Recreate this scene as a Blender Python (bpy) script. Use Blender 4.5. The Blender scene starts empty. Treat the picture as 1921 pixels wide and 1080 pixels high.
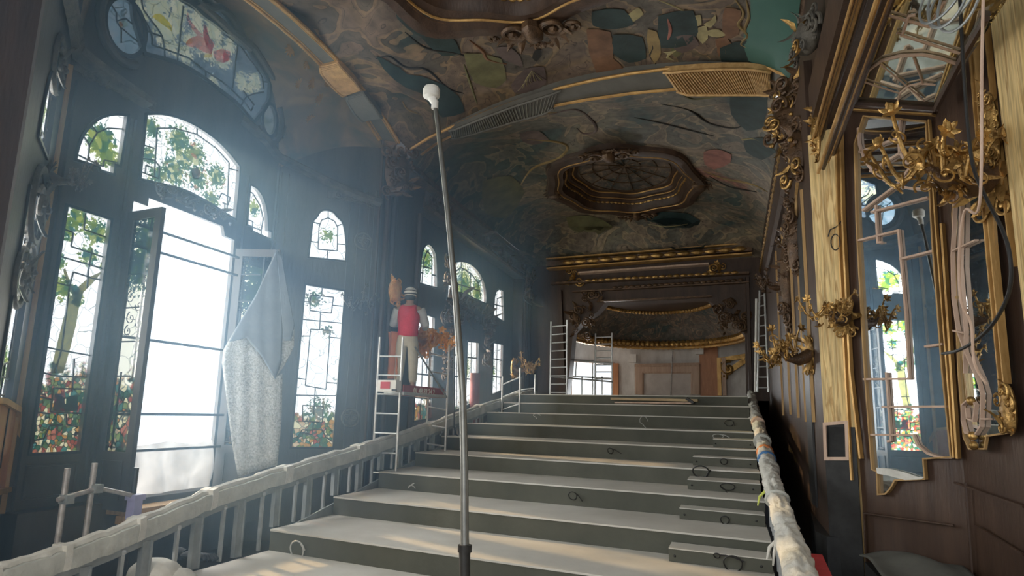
import bpy, bmesh, math, random
from mathutils import Vector as V, Matrix, noise as mnoise
PI = math.pi
C = bpy.context.scene.collection
SC = bpy.context.scene

# ------------------------------------------------------------------ camera
F_PX, CX, CY = 1282.0, 960.5, 540.0
def ray(x, y): return V(((x-CX)/F_PX, -(y-CY)/F_PX, -1.0))
zd = ray(CX+0.0255*F_PX*F_PX/237, CY-F_PX*F_PX/237).normalized()
yd = ray(1375, 777+0.0255*(1375-960)); yd = (yd-zd*yd.dot(zd)).normalized()
xd = yd.cross(zd)
ROT = Matrix((xd, yd, zd))
cam_d = bpy.data.cameras.new('camera'); cam = bpy.data.objects.new('camera', cam_d); C.objects.link(cam)
cam_d.sensor_width = 36; cam_d.lens = 36*F_PX/1921.0; cam_d.clip_start = 0.05; cam_d.clip_end = 300
cam.matrix_world = ROT.to_4x4()
SC.camera = cam
SC.view_settings.view_transform = 'Standard'; SC.view_settings.look = 'None'
SC.view_settings.gamma = 1; SC.view_settings.exposure = 0.15; SC.view_settings.use_curve_mapping = False
# ------------------------------------------------------------------ sky and daylight
E_WIN = 5.0; DAY = 8.0
w = bpy.data.worlds.new('world'); SC.world = w; w.use_nodes = True
bg = w.node_tree.nodes['Background']; bg.inputs[0].default_value = (0.86, 0.93, 1, 1); bg.inputs[1].default_value = 1.2
def daylight(name, loc, rot, sx, sy, rad, col):
    l = bpy.data.lights.new(name, 'AREA'); l.shape = 'RECTANGLE'; l.size = sx; l.size_y = sy
    l.energy = rad*PI*sx*sy; l.color = col
    o = bpy.data.objects.new(name, l); C.objects.link(o); o.location = loc; o.rotation_euler = rot; return o
# daylight standing outside the left windows (all of them face the same street)
daylight('daylight_left_bay', (-7.6, 6.6, 2.2), (0, -PI/2, 0), 9.5, 8.5, DAY, (0.93, 0.97, 1.0))
daylight('daylight_second_bay', (-6.6, 14.4, 2.0), (0, -PI/2, 0), 5.6, 8.0, DAY, (1.0, 0.98, 0.93))
# fill light added behind the photographer, standing in for unseen daylight
daylight('fill_behind_camera', (-3.2, -2.6, 1.6), (PI/2, 0, 0), 6.0, 3.4, 3.4, (1.0, 0.95, 0.86))
daylight('daylight_niche', (-4.1, 21.6, 1.3), (0, 0, 0), 0.1, 0.1, 0.1, (1, 1, 1))
daylight('daylight_niche_window', (-4.9, 23.2, 1.4), (PI/2, 0, PI), 2.2, 1.8, 7.0, (0.95, 0.98, 1))
sun = bpy.data.lights.new('sun', 'SUN'); sun.energy = 3.6; sun.angle = math.radians(2); sun.color = (1, 0.72, 0.38)
so = bpy.data.objects.new('sun', sun); C.objects.link(so)
so.rotation_euler = V((0.80, -0.35, -0.42)).to_track_quat('-Z', 'Y').to_euler()
bpy.data.objects.remove(bpy.data.objects['daylight_niche'])

# ------------------------------------------------------------------ helpers
def at(x, y, X=None, Y=None, Z=None):
    d = ROT @ ray(x, y)
    t = X/d.x if X is not None else (Y/d.y if Y is not None else Z/d.z)
    return d*t
UP = V((0, 0, 1))
class Fr:      # a wall plane: a runs along the wall, b is height, c is towards the room
    def __init__(s, ox, oy, ux, uy, nx, ny):
        s.o = V((ox, oy, 0)); s.u = V((ux, uy, 0)).normalized(); s.n = V((nx, ny, 0)).normalized()
    def P(s, a, b, c=0.0): return s.o+s.u*a+UP*b+s.n*c
    def px(s, x, y):
        d = ROT @ ray(x, y); t = s.o.dot(s.n)/d.dot(s.n); p = d*t
        return ((p-s.o).dot(s.u), p.z)
    def pxs(s, pts): return [s.px(x, y) for x, y in pts]
R2 = math.sqrt(.5)
FL = Fr(-6.4, 0, 0, 1, 1, 0)
FD = Fr(-6.4, 8.25, R2, R2, R2, -R2)
FN = Fr(-5.27, 3.67, -R2, R2, R2, R2)
FP = Fr(-5.27, 0, 0, 1, 1, 0)
F2 = Fr(-5.53, 0, 0, 1, 1, 0)
FM = Fr(1.09, 7.2, R2, -R2, -R2, -R2)
FR = Fr(2.94, 0, -.1806, .9836, -.9836, -.1806)
FY = Fr(0.84, 7.36, .25, -.16, -.16, -.25)
FE = Fr(0, 18.0, 1, 0, 0, -1)
class MB:
    def __init__(s): s.v = []; s.f = []; s.m = []; s.cur = 0
    def add(s, vs, fs):
        o = len(s.v); s.v += [tuple(p) for p in vs]
        for f in fs: s.f.append([i+o for i in f]); s.m.append(s.cur)
    def box(s, c, sx, sy, sz, u=V((1, 0, 0)), w=V((0, 1, 0)), n=UP):
        c = V(c); vs = [c+u*(sx/2*i)+w*(sy/2*j)+n*(sz/2*k) for i in (-1, 1) for j in (-1, 1) for k in (-1, 1)]
        s.add(vs, [(0, 1, 3, 2), (4, 6, 7, 5), (0, 4, 5, 1), (2, 3, 7, 6), (0, 2, 6, 4), (1, 5, 7, 3)])
    def fbox(s, fr, a0, a1, b0, b1, c0, c1):
        s.box(fr.P((a0+a1)/2, (b0+b1)/2, (c0+c1)/2), a1-a0, c1-c0, b1-b0, fr.u, fr.n, UP)
    def bar(s, p, q, w, h=None, up=UP):
        p = V(p); q = V(q); d = q-p; L = d.length
        if L < 1e-6: return
        d /= L; sd = d.cross(up)
        if sd.length < 1e-4: sd = d.cross(V((1, 0.1, 0)))
        sd.normalize(); u2 = sd.cross(d)
        s.box((p+q)/2, L, w, h or w, d, sd, u2)
    def tube(s, pts, r, n=8, caps=True, closed=False):
        pts = [V(p) for p in pts]; N = len(pts)
        rr = r if isinstance(r, (list, tuple)) else [r]*N
        vs = []; last = None
        for i, p in enumerate(pts):
            if closed: t = pts[(i+1) % N]-pts[i-1]
            else: t = pts[min(i+1, N-1)]-pts[max(i-1, 0)]
            if t.length < 1e-9: t = V((0, 0, 1))
            t.normalize()
            if last is None:
                a = t.cross(UP)
                if a.length < .05: a = t.cross(V((1, 0, 0)))
            else: a = last-t*last.dot(t)
            if a.length < 1e-6: a = t.orthogonal()
            a.normalize(); last = a; b = t.cross(a)
            for k in range(n):
                g = 2*PI*k/n; vs.append(p+(a*math.cos(g)+b*math.sin(g))*rr[i])
        fs = []
        for i in range(N if closed else N-1):
            j = (i+1) % N
            for k in range(n):
                fs.append((i*n+k, i*n+(k+1) % n, j*n+(k+1) % n, j*n+k))
        if caps and not closed:
            fs.append(tuple(range(n-1, -1, -1))); fs.append(tuple((N-1)*n+k for k in range(n)))
        s.add(vs, fs)
    def sweep(s, pts, prof, up, closed=False):   # prof: (side, up) pairs
        pts = [V(p) for p in pts]; N = len(pts); n = len(prof); vs = []
        for i, p in enumerate(pts):
            if closed: d0 = (p-pts[i-1]).normalized(); d1 = (pts[(i+1) % N]-p).normalized()
            else:
                d1 = (pts[min(i+1, N-1)]-pts[min(i+1, N-1)-1]).normalized(); d0 = (pts[max(i, 1)]-pts[max(i, 1)-1]).normalized()
            t = (d0+d1)
            if t.length < 1e-5: t = d1
            t.normalize(); sd = t.cross(up).normalized(); k = 1/max(.5, math.sqrt(max(0.01, (1+d0.dot(d1))/2)))
            for a, b in prof: vs.append(p+sd*(a*k)+up*b)
        fs = []
        for i in range(N if closed else N-1):
            j = (i+1) % N
            for k2 in range(n): fs.append((i*n+k2, j*n+k2, j*n+(k2+1) % n, i*n+(k2+1) % n))
        if not closed: fs.append(tuple(range(n))); fs.append(tuple((N-1)*n+k2 for k2 in range(n-1, -1, -1)))
        s.add(vs, fs)
    def ball(s, c, r, sx=1, sy=1, sz=1, u=V((1, 0, 0)), w=V((0, 1, 0)), n=UP, seg=8, rings=5):
        c = V(c); vs = [c+n*(r*sz)]; fs = []
        for i in range(1, rings):
            th = PI*i/rings
            for k in range(seg):
                g = 2*PI*k/seg
                vs.append(c+u*(r*sx*math.sin(th)*math.cos(g))+w*(r*sy*math.sin(th)*math.sin(g))+n*(r*sz*math.cos(th)))
        vs.append(c-n*(r*sz)); L = len(vs)-1
        for k in range(seg): fs.append((0, 1+k, 1+(k+1) % seg))
        for i in range(rings-2):
            for k in range(seg):
                a = 1+i*seg+k; b = 1+i*seg+(k+1) % seg; fs.append((a, a+seg, b+seg, b))
        for k in range(seg): fs.append((L, 1+(rings-2)*seg+(k+1) % seg, 1+(rings-2)*seg+k))
        s.add(vs, fs)
    def prism(s, pts, off):       # polygon (3-D points) extruded by vector off
        n = len(pts); off = V(off)
        s.add([V(p) for p in pts]+[V(p)+off for p in pts],
              [tuple(range(n)), tuple(range(2*n-1, n-1, -1))]+[(i, i+n, (i+1) % n+n, (i+1) % n) for i in range(n)])
    # ---- carving vocabulary, on a plane u, w with normal n
    def scroll(s, c, R, turns, r, u, w, n, start=0., hand=1, lift=.5):
        pts = []; rad = []; N = int(14*turns)+4
        for i in range(N+1):
            t = i/N; a = start+hand*turns*2*PI*t; q = R*(1-t)**.8+R*.06
            pts.append(V(c)+u*(q*math.cos(a))+w*(q*math.sin(a))+n*(r+lift*R*t*.5)); rad.append(r*(1.0-.45*t))
        s.tube(pts, rad, 6); s.ball(pts[-1], r*1.3, seg=6, rings=4)
    def leaf(s, p, d, n, L, W, curl=.5, T=.12):
        d = d.normalized(); sd = d.cross(n).normalized(); N = 5; vs = []; fs = []
        for i in range(N+1):
            t = i/N; wd = W*math.sin(PI*min(1, t*.85+.12))*(1-.25*(i % 2)); h = curl*L*(t*t)+.02*L
            c = V(p)+d*(L*t*(1-.25*curl*t))+n*h
            vs += [c-sd*wd, c+n*(T*W*2.2), c+sd*wd, c-n*(T*W)]
        for i in range(N):
            for k in range(4): fs.append((i*4+k, i*4+(k+1) % 4, (i+1)*4+(k+1) % 4, (i+1)*4+k))
        fs += [(3, 2, 1, 0), (N*4, N*4+1, N*4+2, N*4+3)]
        s.add(vs, fs)
    def flower(s, c, r, u, w, n, k=6):
        c = V(c)
        for i in range(k):
            g = 2*PI*i/k; d = u*math.cos(g)+w*math.sin(g)
            s.leaf(c+d*(r*.15), d, n, r*.9, r*.34, .35)
        s.ball(c+n*(r*.12), r*.26, seg=6, rings=4)
    def build(s, name, mat, parent=None, smooth=True):
        me = bpy.data.meshes.new(name); me.from_pydata(s.v, [], s.f)
        for m_ in (mat if isinstance(mat, (list, tuple)) else [mat]): me.materials.append(m_)
        if any(s.m):
            for p_, i_ in zip(me.polygons, s.m): p_.material_index = i_
        bm = bmesh.new(); bm.from_mesh(me); bmesh.ops.recalc_face_normals(bm, faces=bm.faces)
        bm.to_mesh(me); bm.free()
        if smooth:
            me.polygons.foreach_set('use_smooth', [True]*len(me.polygons))
            me.set_sharp_from_angle(angle=math.radians(38))
        o = bpy.data.objects.new(name, me); C.objects.link(o); o.parent = parent; return o
def tag(o, label=None, cat=None, group=None, kind=None):
    if label: o['label'] = label
    if cat: o['category'] = cat
    if group: o['group'] = group
    if kind: o['kind'] = kind
    return o
def struct(o, label=None): o['kind'] = 'structure'; return o
def empty(name, label=None, cat=None, group=None, loc=(0, 0, 0)):
    o = bpy.data.objects.new(name, None); C.objects.link(o); o.location = loc; o.empty_display_size = .1
    return tag(o, label, cat, group)
def settle(o):   # children were built in world coordinates: move the empty to their base without moving them
    bpy.context.view_layer.update()
    pts = [c.matrix_world @ V(b) for c in o.children for b in c.bound_box]
    c = V((sum(p.x for p in pts)/len(pts), sum(p.y for p in pts)/len(pts), min(p.z for p in pts)))
    for ch in o.children:
        if ch.type == 'MESH' and ch.location.length < 1e-6:
            ch.data.transform(Matrix.Translation(-c))
            for g in ch.children:
                if g.type == 'MESH': g.data.transform(Matrix.Translation(-c))
    o.location = c; return o
def copy_tree(o, parent=None):
    c = o.copy(); C.objects.link(c); c.parent = parent
    for ch in o.children: copy_tree(ch, c)
    return c
def plate(name, fr, outer, holes, thick, mat, parent=None, c0=0.0):
    cu = bpy.data.curves.new('tmp', 'CURVE'); cu.dimensions = '2D'; cu.fill_mode = 'BOTH'; cu.extrude = thick/2
    for poly in [outer]+list(holes):
        sp = cu.splines.new('POLY'); sp.points.add(len(poly)-1); sp.use_cyclic_u = True
        for i, (a, b) in enumerate(poly): sp.points[i].co = (a, b, 0, 1)
    o = bpy.data.objects.new('tmp', cu); C.objects.link(o)
    dg = bpy.context.evaluated_depsgraph_get(); me = bpy.data.meshes.new_from_object(o.evaluated_get(dg))
    bpy.data.objects.remove(o); bpy.data.curves.remove(cu)
    uv = me.uv_layers.new(name='plane') if not me.uv_layers else me.uv_layers[0]
    uv.name = 'plane'
    for lp in me.loops:
        q = me.vertices[lp.vertex_index].co; uv.data[lp.index].uv = (q.x, q.y)
    for v_ in me.vertices: v_.co = fr.P(v_.co.x, v_.co.y, v_.co.z-thick/2+c0)
    bm = bmesh.new(); bm.from_mesh(me); bmesh.ops.recalc_face_normals(bm, faces=bm.faces); bm.to_mesh(me); bm.free()
    me.materials.clear(); me.materials.append(mat); me.name = name
    ob = bpy.data.objects.new(name, me); C.objects.link(ob); ob.parent = parent; return ob
def outline_bar(mb, fr, pts, wd, c0, c1, closed=True):
    P = [fr.P(a, b, c0) for a, b in pts]
    mb.sweep(P, [(-wd/2, 0), (wd/2, 0), (wd/2, c1-c0), (-wd/2, c1-c0)], fr.n, closed)
def ell(ca, cb, ra, rb, n=28, a0=0, a1=2*PI):
    full = abs(a1-a0-2*PI) < 1e-6
    return [(ca+ra*math.cos(a0+(a1-a0)*i/(n if full else n-1)), cb+rb*math.sin(a0+(a1-a0)*i/(n if full else n-1))) for i in range(n)]

# ------------------------------------------------------------------ materials
def newmat(name):
    m = bpy.data.materials.new(name); m.use_nodes = True; nt = m.node_tree
    for n in list(nt.nodes): nt.nodes.remove(n)
    out = nt.nodes.new('ShaderNodeOutputMaterial'); return m, nt, out
class NT:
    def __init__(s, nt): s.nt = nt
    def n(s, t, ins=None, **kw):
        nd = s.nt.nodes.new(t)
        for k, v in kw.items(): setattr(nd, k, v)
        for k, v in (ins or {}).items():
            if hasattr(v, 'is_output'): s.nt.links.new(v, nd.inputs[k])
            else: nd.inputs[k].default_value = v
        return nd
    def ramp(s, fac, stops, interp='LINEAR'):
        r = s.n('ShaderNodeValToRGB', {0: fac}); cr = r.color_ramp; cr.interpolation = interp
        while len(cr.elements) > 1: cr.elements.remove(cr.elements[-1])
        for i, (p, c) in enumerate(stops):
            e = cr.elements[0] if i == 0 else cr.elements.new(p)
            e.position = p; e.color = (*c, 1) if len(c) == 3 else c
        return r.outputs[0]
    def mix(s, f, a, b, mode='MIX'):
        m = s.n('ShaderNodeMix', data_type='RGBA', blend_type=mode)
        for i, v in ((0, f), (6, a), (7, b)):
            if hasattr(v, 'is_output'): s.nt.links.new(v, m.inputs[i])
            else: m.inputs[i].default_value = v if i == 0 else ((*v, 1) if len(v) == 3 else v)
        return m.outputs[2]
    def math(s, op, a, b=0.0):
        m = s.n('ShaderNodeMath', {0: a, 1: b}, operation=op); return m.outputs[0]
def surf(name, c1, c2=None, rough=.6, metal=0, scale=3, bump=.15, stretch=(1, 1, 1), detail=6, bscale=None, spec=.4, cracks=0):
    m, nt, out = newmat(name); k = NT(nt)
    co = k.n('ShaderNodeTexCoord').outputs['Object']; mp = k.n('ShaderNodeMapping', {0: co, 3: stretch}).outputs[0]
    no = k.n('ShaderNodeTexNoise', {'Vector': mp, 'Scale': scale, 'Detail': detail, 'Roughness': .6}).outputs[0]
    col = k.ramp(no, [(.3, c1), (.7, c2 or c1)])
    b = k.n('ShaderNodeBsdfPrincipled', {'Base Color': col, 'Roughness': rough, 'Metallic': metal})
    b.inputs['Specular IOR Level'].default_value = spec
    if bump:
        n2 = k.n('ShaderNodeTexNoise', {'Vector': mp, 'Scale': bscale or scale*6, 'Detail': 4}).outputs[0]
        bp = k.n('ShaderNodeBump', {'Height': n2, 'Strength': bump, 'Distance': .02}).outputs[0]
        nt.links.new(bp, b.inputs['Normal'])
    nt.links.new(b.outputs[0], out.inputs[0]); return m
M = {}
M['wood'] = surf('dark_wood', (.035, .020, .013), (.075, .042, .026), .5, 0, 2, .2, (3, 3, .5))
M['woodbay'] = surf('bay_wood', (.045, .04, .035), (.08, .07, .06), .6, 0, 2, .2, (2, 2, .6))
M['panel'] = surf('brown_panel', (.040, .022, .015), (.080, .046, .030), .42, 0, 2.5, .15, (3, 3, .4))
M['carve'] = surf('carved_wood', (.05, .03, .018), (.16, .09, .045), .38, .25, 9, .4)
M['carvebay'] = surf('carved_grey', (.05, .046, .04), (.13, .115, .09), .65, 0, 9, .4)
M['gold'] = surf('old_gold', (.16, .085, .025), (.62, .38, .13), .34, .75, 8, .3)
M['goldrail'] = surf('gold_rail', (.32, .17, .05), (.62, .38, .14), .42, .45, 5, .2, (1, 1, .4))
M['raw'] = surf('raw_wood', (.45, .29, .10), (.62, .44, .19), .7, 0, 1.6, .25, (6, 6, .5), 8)
M['rawtrim'] = surf('raw_trim', (.30, .17, .06), (.48, .30, .12), .6, 0, 4, .2, (6, 6, .4))
M['steel'] = surf('galvanised_steel', (.40, .42, .43), (.58, .60, .60), .4, .6, 10, .05)
M['stud'] = surf('steel_stud', (.22, .24, .24), (.36, .38, .38), .45, .4, 6, .05)
M['alu'] = surf('aluminium', (.55, .56, .55), (.72, .73, .72), .35, .5, 10, .05)
M['rust'] = surf('scuffed_steel', (.28, .25, .23), (.5, .48, .46), .5, .5, 14, .1)
M['pole'] = surf('grey_pole', (.16, .16, .15), (.24, .24, .22), .35, .5, 8, .05)
M['black'] = surf('black_plastic', (.012, .012, .012), (.03, .03, .03), .45, 0, 8, .05)
M['white'] = surf('white_plastic', (.70, .68, .62), (.82, .80, .74), .5, 0, 6, .05)
M['wrap'] = surf('white_wrap', (.50, .48, .42), (.72, .70, .64), .75, 0, 5, .5, (1, 1, 1), 6, 18)
M['wrapbay'] = surf('rail_wrap', (.38, .38, .34), (.58, .58, .52), .6, 0, 5, .35, (1, 1, 1), 6, 22)
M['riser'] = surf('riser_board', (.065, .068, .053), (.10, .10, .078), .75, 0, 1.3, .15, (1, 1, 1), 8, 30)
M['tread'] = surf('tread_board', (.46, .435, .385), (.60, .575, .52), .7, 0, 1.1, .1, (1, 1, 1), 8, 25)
M['floor'] = surf('dusty_floor', (.20, .18, .15), (.32, .29, .25), .8, 0, 1.2, .15)
M['darkfloor'] = surf('dark_floor', (.035, .035, .04), (.07, .07, .075), .7, 0, 1.5, .15)
M['plank'] = surf('pine_plank', (.35, .25, .14), (.50, .38, .22), .7, 0, 2, .2, (.6, 5, 5))
M['red'] = surf('red_plastic', (.45, .02, .03), (.60, .05, .06), .45, 0, 5, .05)
M['redcloth'] = surf('red_cloth', (.48, .015, .03), (.66, .03, .06), .85, 0, 7, .3)
M['orange'] = surf('orange_cloth', (.55, .17, .06), (.75, .28, .10), .8, 0, 5, .3)
M['beigecloth'] = surf('beige_cloth', (.42, .38, .28), (.58, .52, .40), .9, 0, 6, .3)
M['greycloth'] = surf('grey_cloth', (.40, .42, .42), (.58, .60, .60), .9, 0, 8, .3)
M['darkcloth'] = surf('dark_cloth', (.02, .022, .025), (.05, .05, .055), .9, 0, 6, .3)
M['skin'] = surf('skin', (.35, .20, .13), (.45, .27, .18), .6, 0, 6, .05)
M['plaster'] = surf('grey_plaster', (.50, .46, .42), (.82, .79, .75), .85, 0, 2.2, .2, (1, 1, .5), 8)
M['orangewood'] = surf('varnished_wood', (.34, .13, .05), (.50, .22, .09), .4, 0, 4, .2, (4, 4, .5))
M['palewood'] = surf('pale_frame_wood', (.42, .28, .20), (.58, .42, .32), .6, 0, 3, .1, (4, 4, .4))
M['cable'] = surf('cable', (.012, .012, .012), (.02, .02, .02), .5, 0, 5, 0)
M['cablegrey'] = surf('grey_cable', (.35, .35, .33), (.5, .5, .48), .5, 0, 5, 0)
M['blue'] = surf('blue_plastic', (.05, .15, .35), (.1, .25, .5), .5, 0, 5, 0)
M['lead'] = surf('lead_came', (.02, .022, .025), (.04, .042, .045), .5, .3, 8, 0)
M['foam'] = surf('grey_felt_back', (.13, .15, .165), (.18, .20, .215), .85, 0, 3, .1)
M['felt'] = surf('speckled_underlay', (.20, .20, .185), (.50, .50, .47), .9, 0, 40, .5, (1, 1, 1), 3, 60)
M['lattice'] = surf('gold_lattice', (.35, .20, .07), (.60, .38, .16), .5, .3, 12, .2)
M['ribgrey'] = surf('rib_panel', (.09, .085, .07), (.14, .13, .11), .6, 0, 3, .1)
M['banner'] = surf('faded_red_banner', (.26, .035, .04), (.40, .08, .08), .7, 0, 6, .1)
# raw wood grain lines
def woodgrain(name, c1, c2, dark, sc=1.0):
    m, nt, out = newmat(name); k = NT(nt)
    co = k.n('ShaderNodeTexCoord').outputs['Object']
    mp = k.n('ShaderNodeMapping', {0: co, 3: (5*sc, 5*sc, .35*sc)}).outputs[0]
    n1 = k.n('ShaderNodeTexNoise', {'Vector': mp, 'Scale': 1.6, 'Detail': 6, 'Distortion': 1.4}).outputs[0]
    n2 = k.n('ShaderNodeTexNoise', {'Vector': mp, 'Scale': 9.0, 'Detail': 5}).outputs[0]
    a = k.ramp(n1, [(.3, c1), (.5, c2), (.56, dark), (.6, c2), (.75, c1)])
    b = k.ramp(n2, [(.35, (.62, .62, .62)), (.6, (1, 1, 1))])
    col = k.mix(1.0, a, b, 'MULTIPLY')
    p = k.n('ShaderNodeBsdfPrincipled', {'Base Color': col, 'Roughness': .7})
    bp = k.n('ShaderNodeBump', {'Height': n2, 'Strength': .3, 'Distance': .01}).outputs[0]
    nt.links.new(bp, p.inputs['Normal']); nt.links.new(p.outputs[0], out.inputs[0]); return m
M['raw'] = woodgrain('stripped_wood', (.60, .41, .16), (.76, .56, .26), (.46, .28, .10))
def mirror(name, col, rough):
    m, nt, out = newmat(name); k = NT(nt)
    co = k.n('ShaderNodeTexCoord').outputs['Object']
    n1 = k.n('ShaderNodeTexNoise', {'Vector': co, 'Scale': 14.0, 'Detail': 6}).outputs[0]
    g = k.n('ShaderNodeBsdfGlossy', {'Color': (*col, 1), 'Roughness': rough})
    d = k.n('ShaderNodeBsdfDiffuse', {'Color': (.12, .12, .12, 1)})
    f = k.math('MULTIPLY', k.math('SUBTRACT', n1, .35), .35)
    mx = k.n('ShaderNodeMixShader', {0: f, 1: g.outputs[0], 2: d.outputs[0]})
    nt.links.new(mx.outputs[0], out.inputs[0]); return m
M['mirror'] = mirror('old_mirror', (.74, .78, .80), .015)
M['mirrortop'] = mirror('cove_mirror', (.86, .92, .84), .03)

def fresco(name, base, teal, ochre, scale=.55, pink=None, seed=0., mistk=1.0):
    m, nt, out = newmat(name); k = NT(nt)
    co = k.n('ShaderNodeTexCoord').outputs['Object']
    mp = k.n('ShaderNodeMapping', {0: co, 1: (seed, seed*.7, 0), 3: (1, .8, 1)}).outputs[0]
    big = k.n('ShaderNodeTexNoise', {'Vector': mp, 'Scale': scale, 'Detail': 2.5, 'Distortion': 1.3}).outputs[0]
    mid = k.n('ShaderNodeTexNoise', {'Vector': mp, 'Scale': scale*1.9, 'Detail': 2.5, 'Distortion': 2.4}).outputs[0]
    fine = k.n('ShaderNodeTexNoise', {'Vector': mp, 'Scale': 9.0, 'Detail': 8}).outputs[0]
    col = k.ramp(big, [(.0, teal), (.39, teal), (.43, [x*.7 for x in base]), (.50, base), (.56, [x*1.5 for x in base]), (.60, ochre), (.72, [x*.8 for x in base])])
    col2 = k.ramp(mid, [(.0, [x*.5 for x in base]), (.36, base), (.46, [x*1.25 for x in ochre]), (.50, teal), (.58, [x*1.2 for x in teal]), (.64, [x*1.3 for x in base]), (.8, ochre)], 'CONSTANT')
    col = k.mix(.45, col, col2)
    # contour lines of the swirling clouds
    fr = k.math('FRACT', k.math('MULTIPLY', mid, 16.0))
    ln = k.ramp(fr, [(.0, (.25, .22, .2)), (.05, (1, 1, 1)), (.94, (1, 1, 1)), (1.0, (.25, .22, .2))])
    msk = k.ramp(big, [(.40, (0, 0, 0)), (.47, (1, 1, 1))])
    col = k.mix(k.n('ShaderNodeSeparateColor', {0: msk}).outputs[0], col, k.mix(1.0, col, ln, 'MULTIPLY'))
    if pink:
        pv = k.n('ShaderNodeVectorMath', {0: co, 1: pink[0]}, operation='DISTANCE').outputs['Value']
        pn = k.math('ADD', pv, k.math('MULTIPLY', k.math('SUBTRACT', mid, .5), 2.2))
        pf = k.ramp(pn, [(.0, (.9, .9, .9)), (.35, (.5, .5, .5)), (.5, (0, 0, 0))])
        vo = k.n('ShaderNodeTexVoronoi', {'Vector': co, 'Scale': 9.0}).outputs['Distance']
        pc = k.mix(k.math('MULTIPLY', vo, 1.6), pink[1], [x*.35 for x in pink[1]])
        col = k.mix(k.n('ShaderNodeSeparateColor', {0: pf}).outputs[0], col, pc)
    dirt = k.ramp(fine, [(.3, (.6, .6, .6)), (.6, (1.05, 1.05, 1.05))])
    col = k.mix(1.0, col, dirt, 'MULTIPLY')
    p = k.n('ShaderNodeBsdfPrincipled', {'Base Color': col, 'Roughness': .6})
    bp = k.n('ShaderNodeBump', {'Height': fine, 'Strength': .12, 'Distance': .02}).outputs[0]
    nt.links.new(bp, p.inputs['Normal']); nt.links.new(p.outputs[0], out.inputs[0]); return m
M['fresco1'] = fresco('painted_vault_front', (.15, .105, .075), (.028, .045, .042), (.23, .155, .08), .42, None, 3.1)
M['fresco2'] = fresco('painted_vault_rear', (.17, .13, .09), (.045, .07, .065), (.26, .20, .12), .38, (( -.15, 14.2, 4.9), (.42, .16, .11)), 7.3)
M['fresco3'] = fresco('painted_niche_cove', (.12, .09, .07), (.03, .05, .05), (.24, .16, .10), .9, None, 1.4)
M['teal'] = surf('teal_paint', (.045, .12, .095), (.065, .15, .12), .6, 0, 1.2, .1)
def flowercove(name):
    m, nt, out = newmat(name); k = NT(nt)
    co = k.n('ShaderNodeTexCoord').outputs['Object']
    n1 = k.n('ShaderNodeTexNoise', {'Vector': co, 'Scale': 1.6, 'Detail': 5, 'Distortion': 1.5}).outputs[0]
    col = k.ramp(n1, [(.3, (.07, .075, .06)), (.5, (.15, .105, .06)), (.7, (.26, .17, .085))])
    p = k.n('ShaderNodeBsdfPrincipled', {'Base Color': col, 'Roughness': .6})
    nt.links.new(p.outputs[0], out.inputs[0]); return m
M['cove'] = flowercove('painted_cove')

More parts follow.
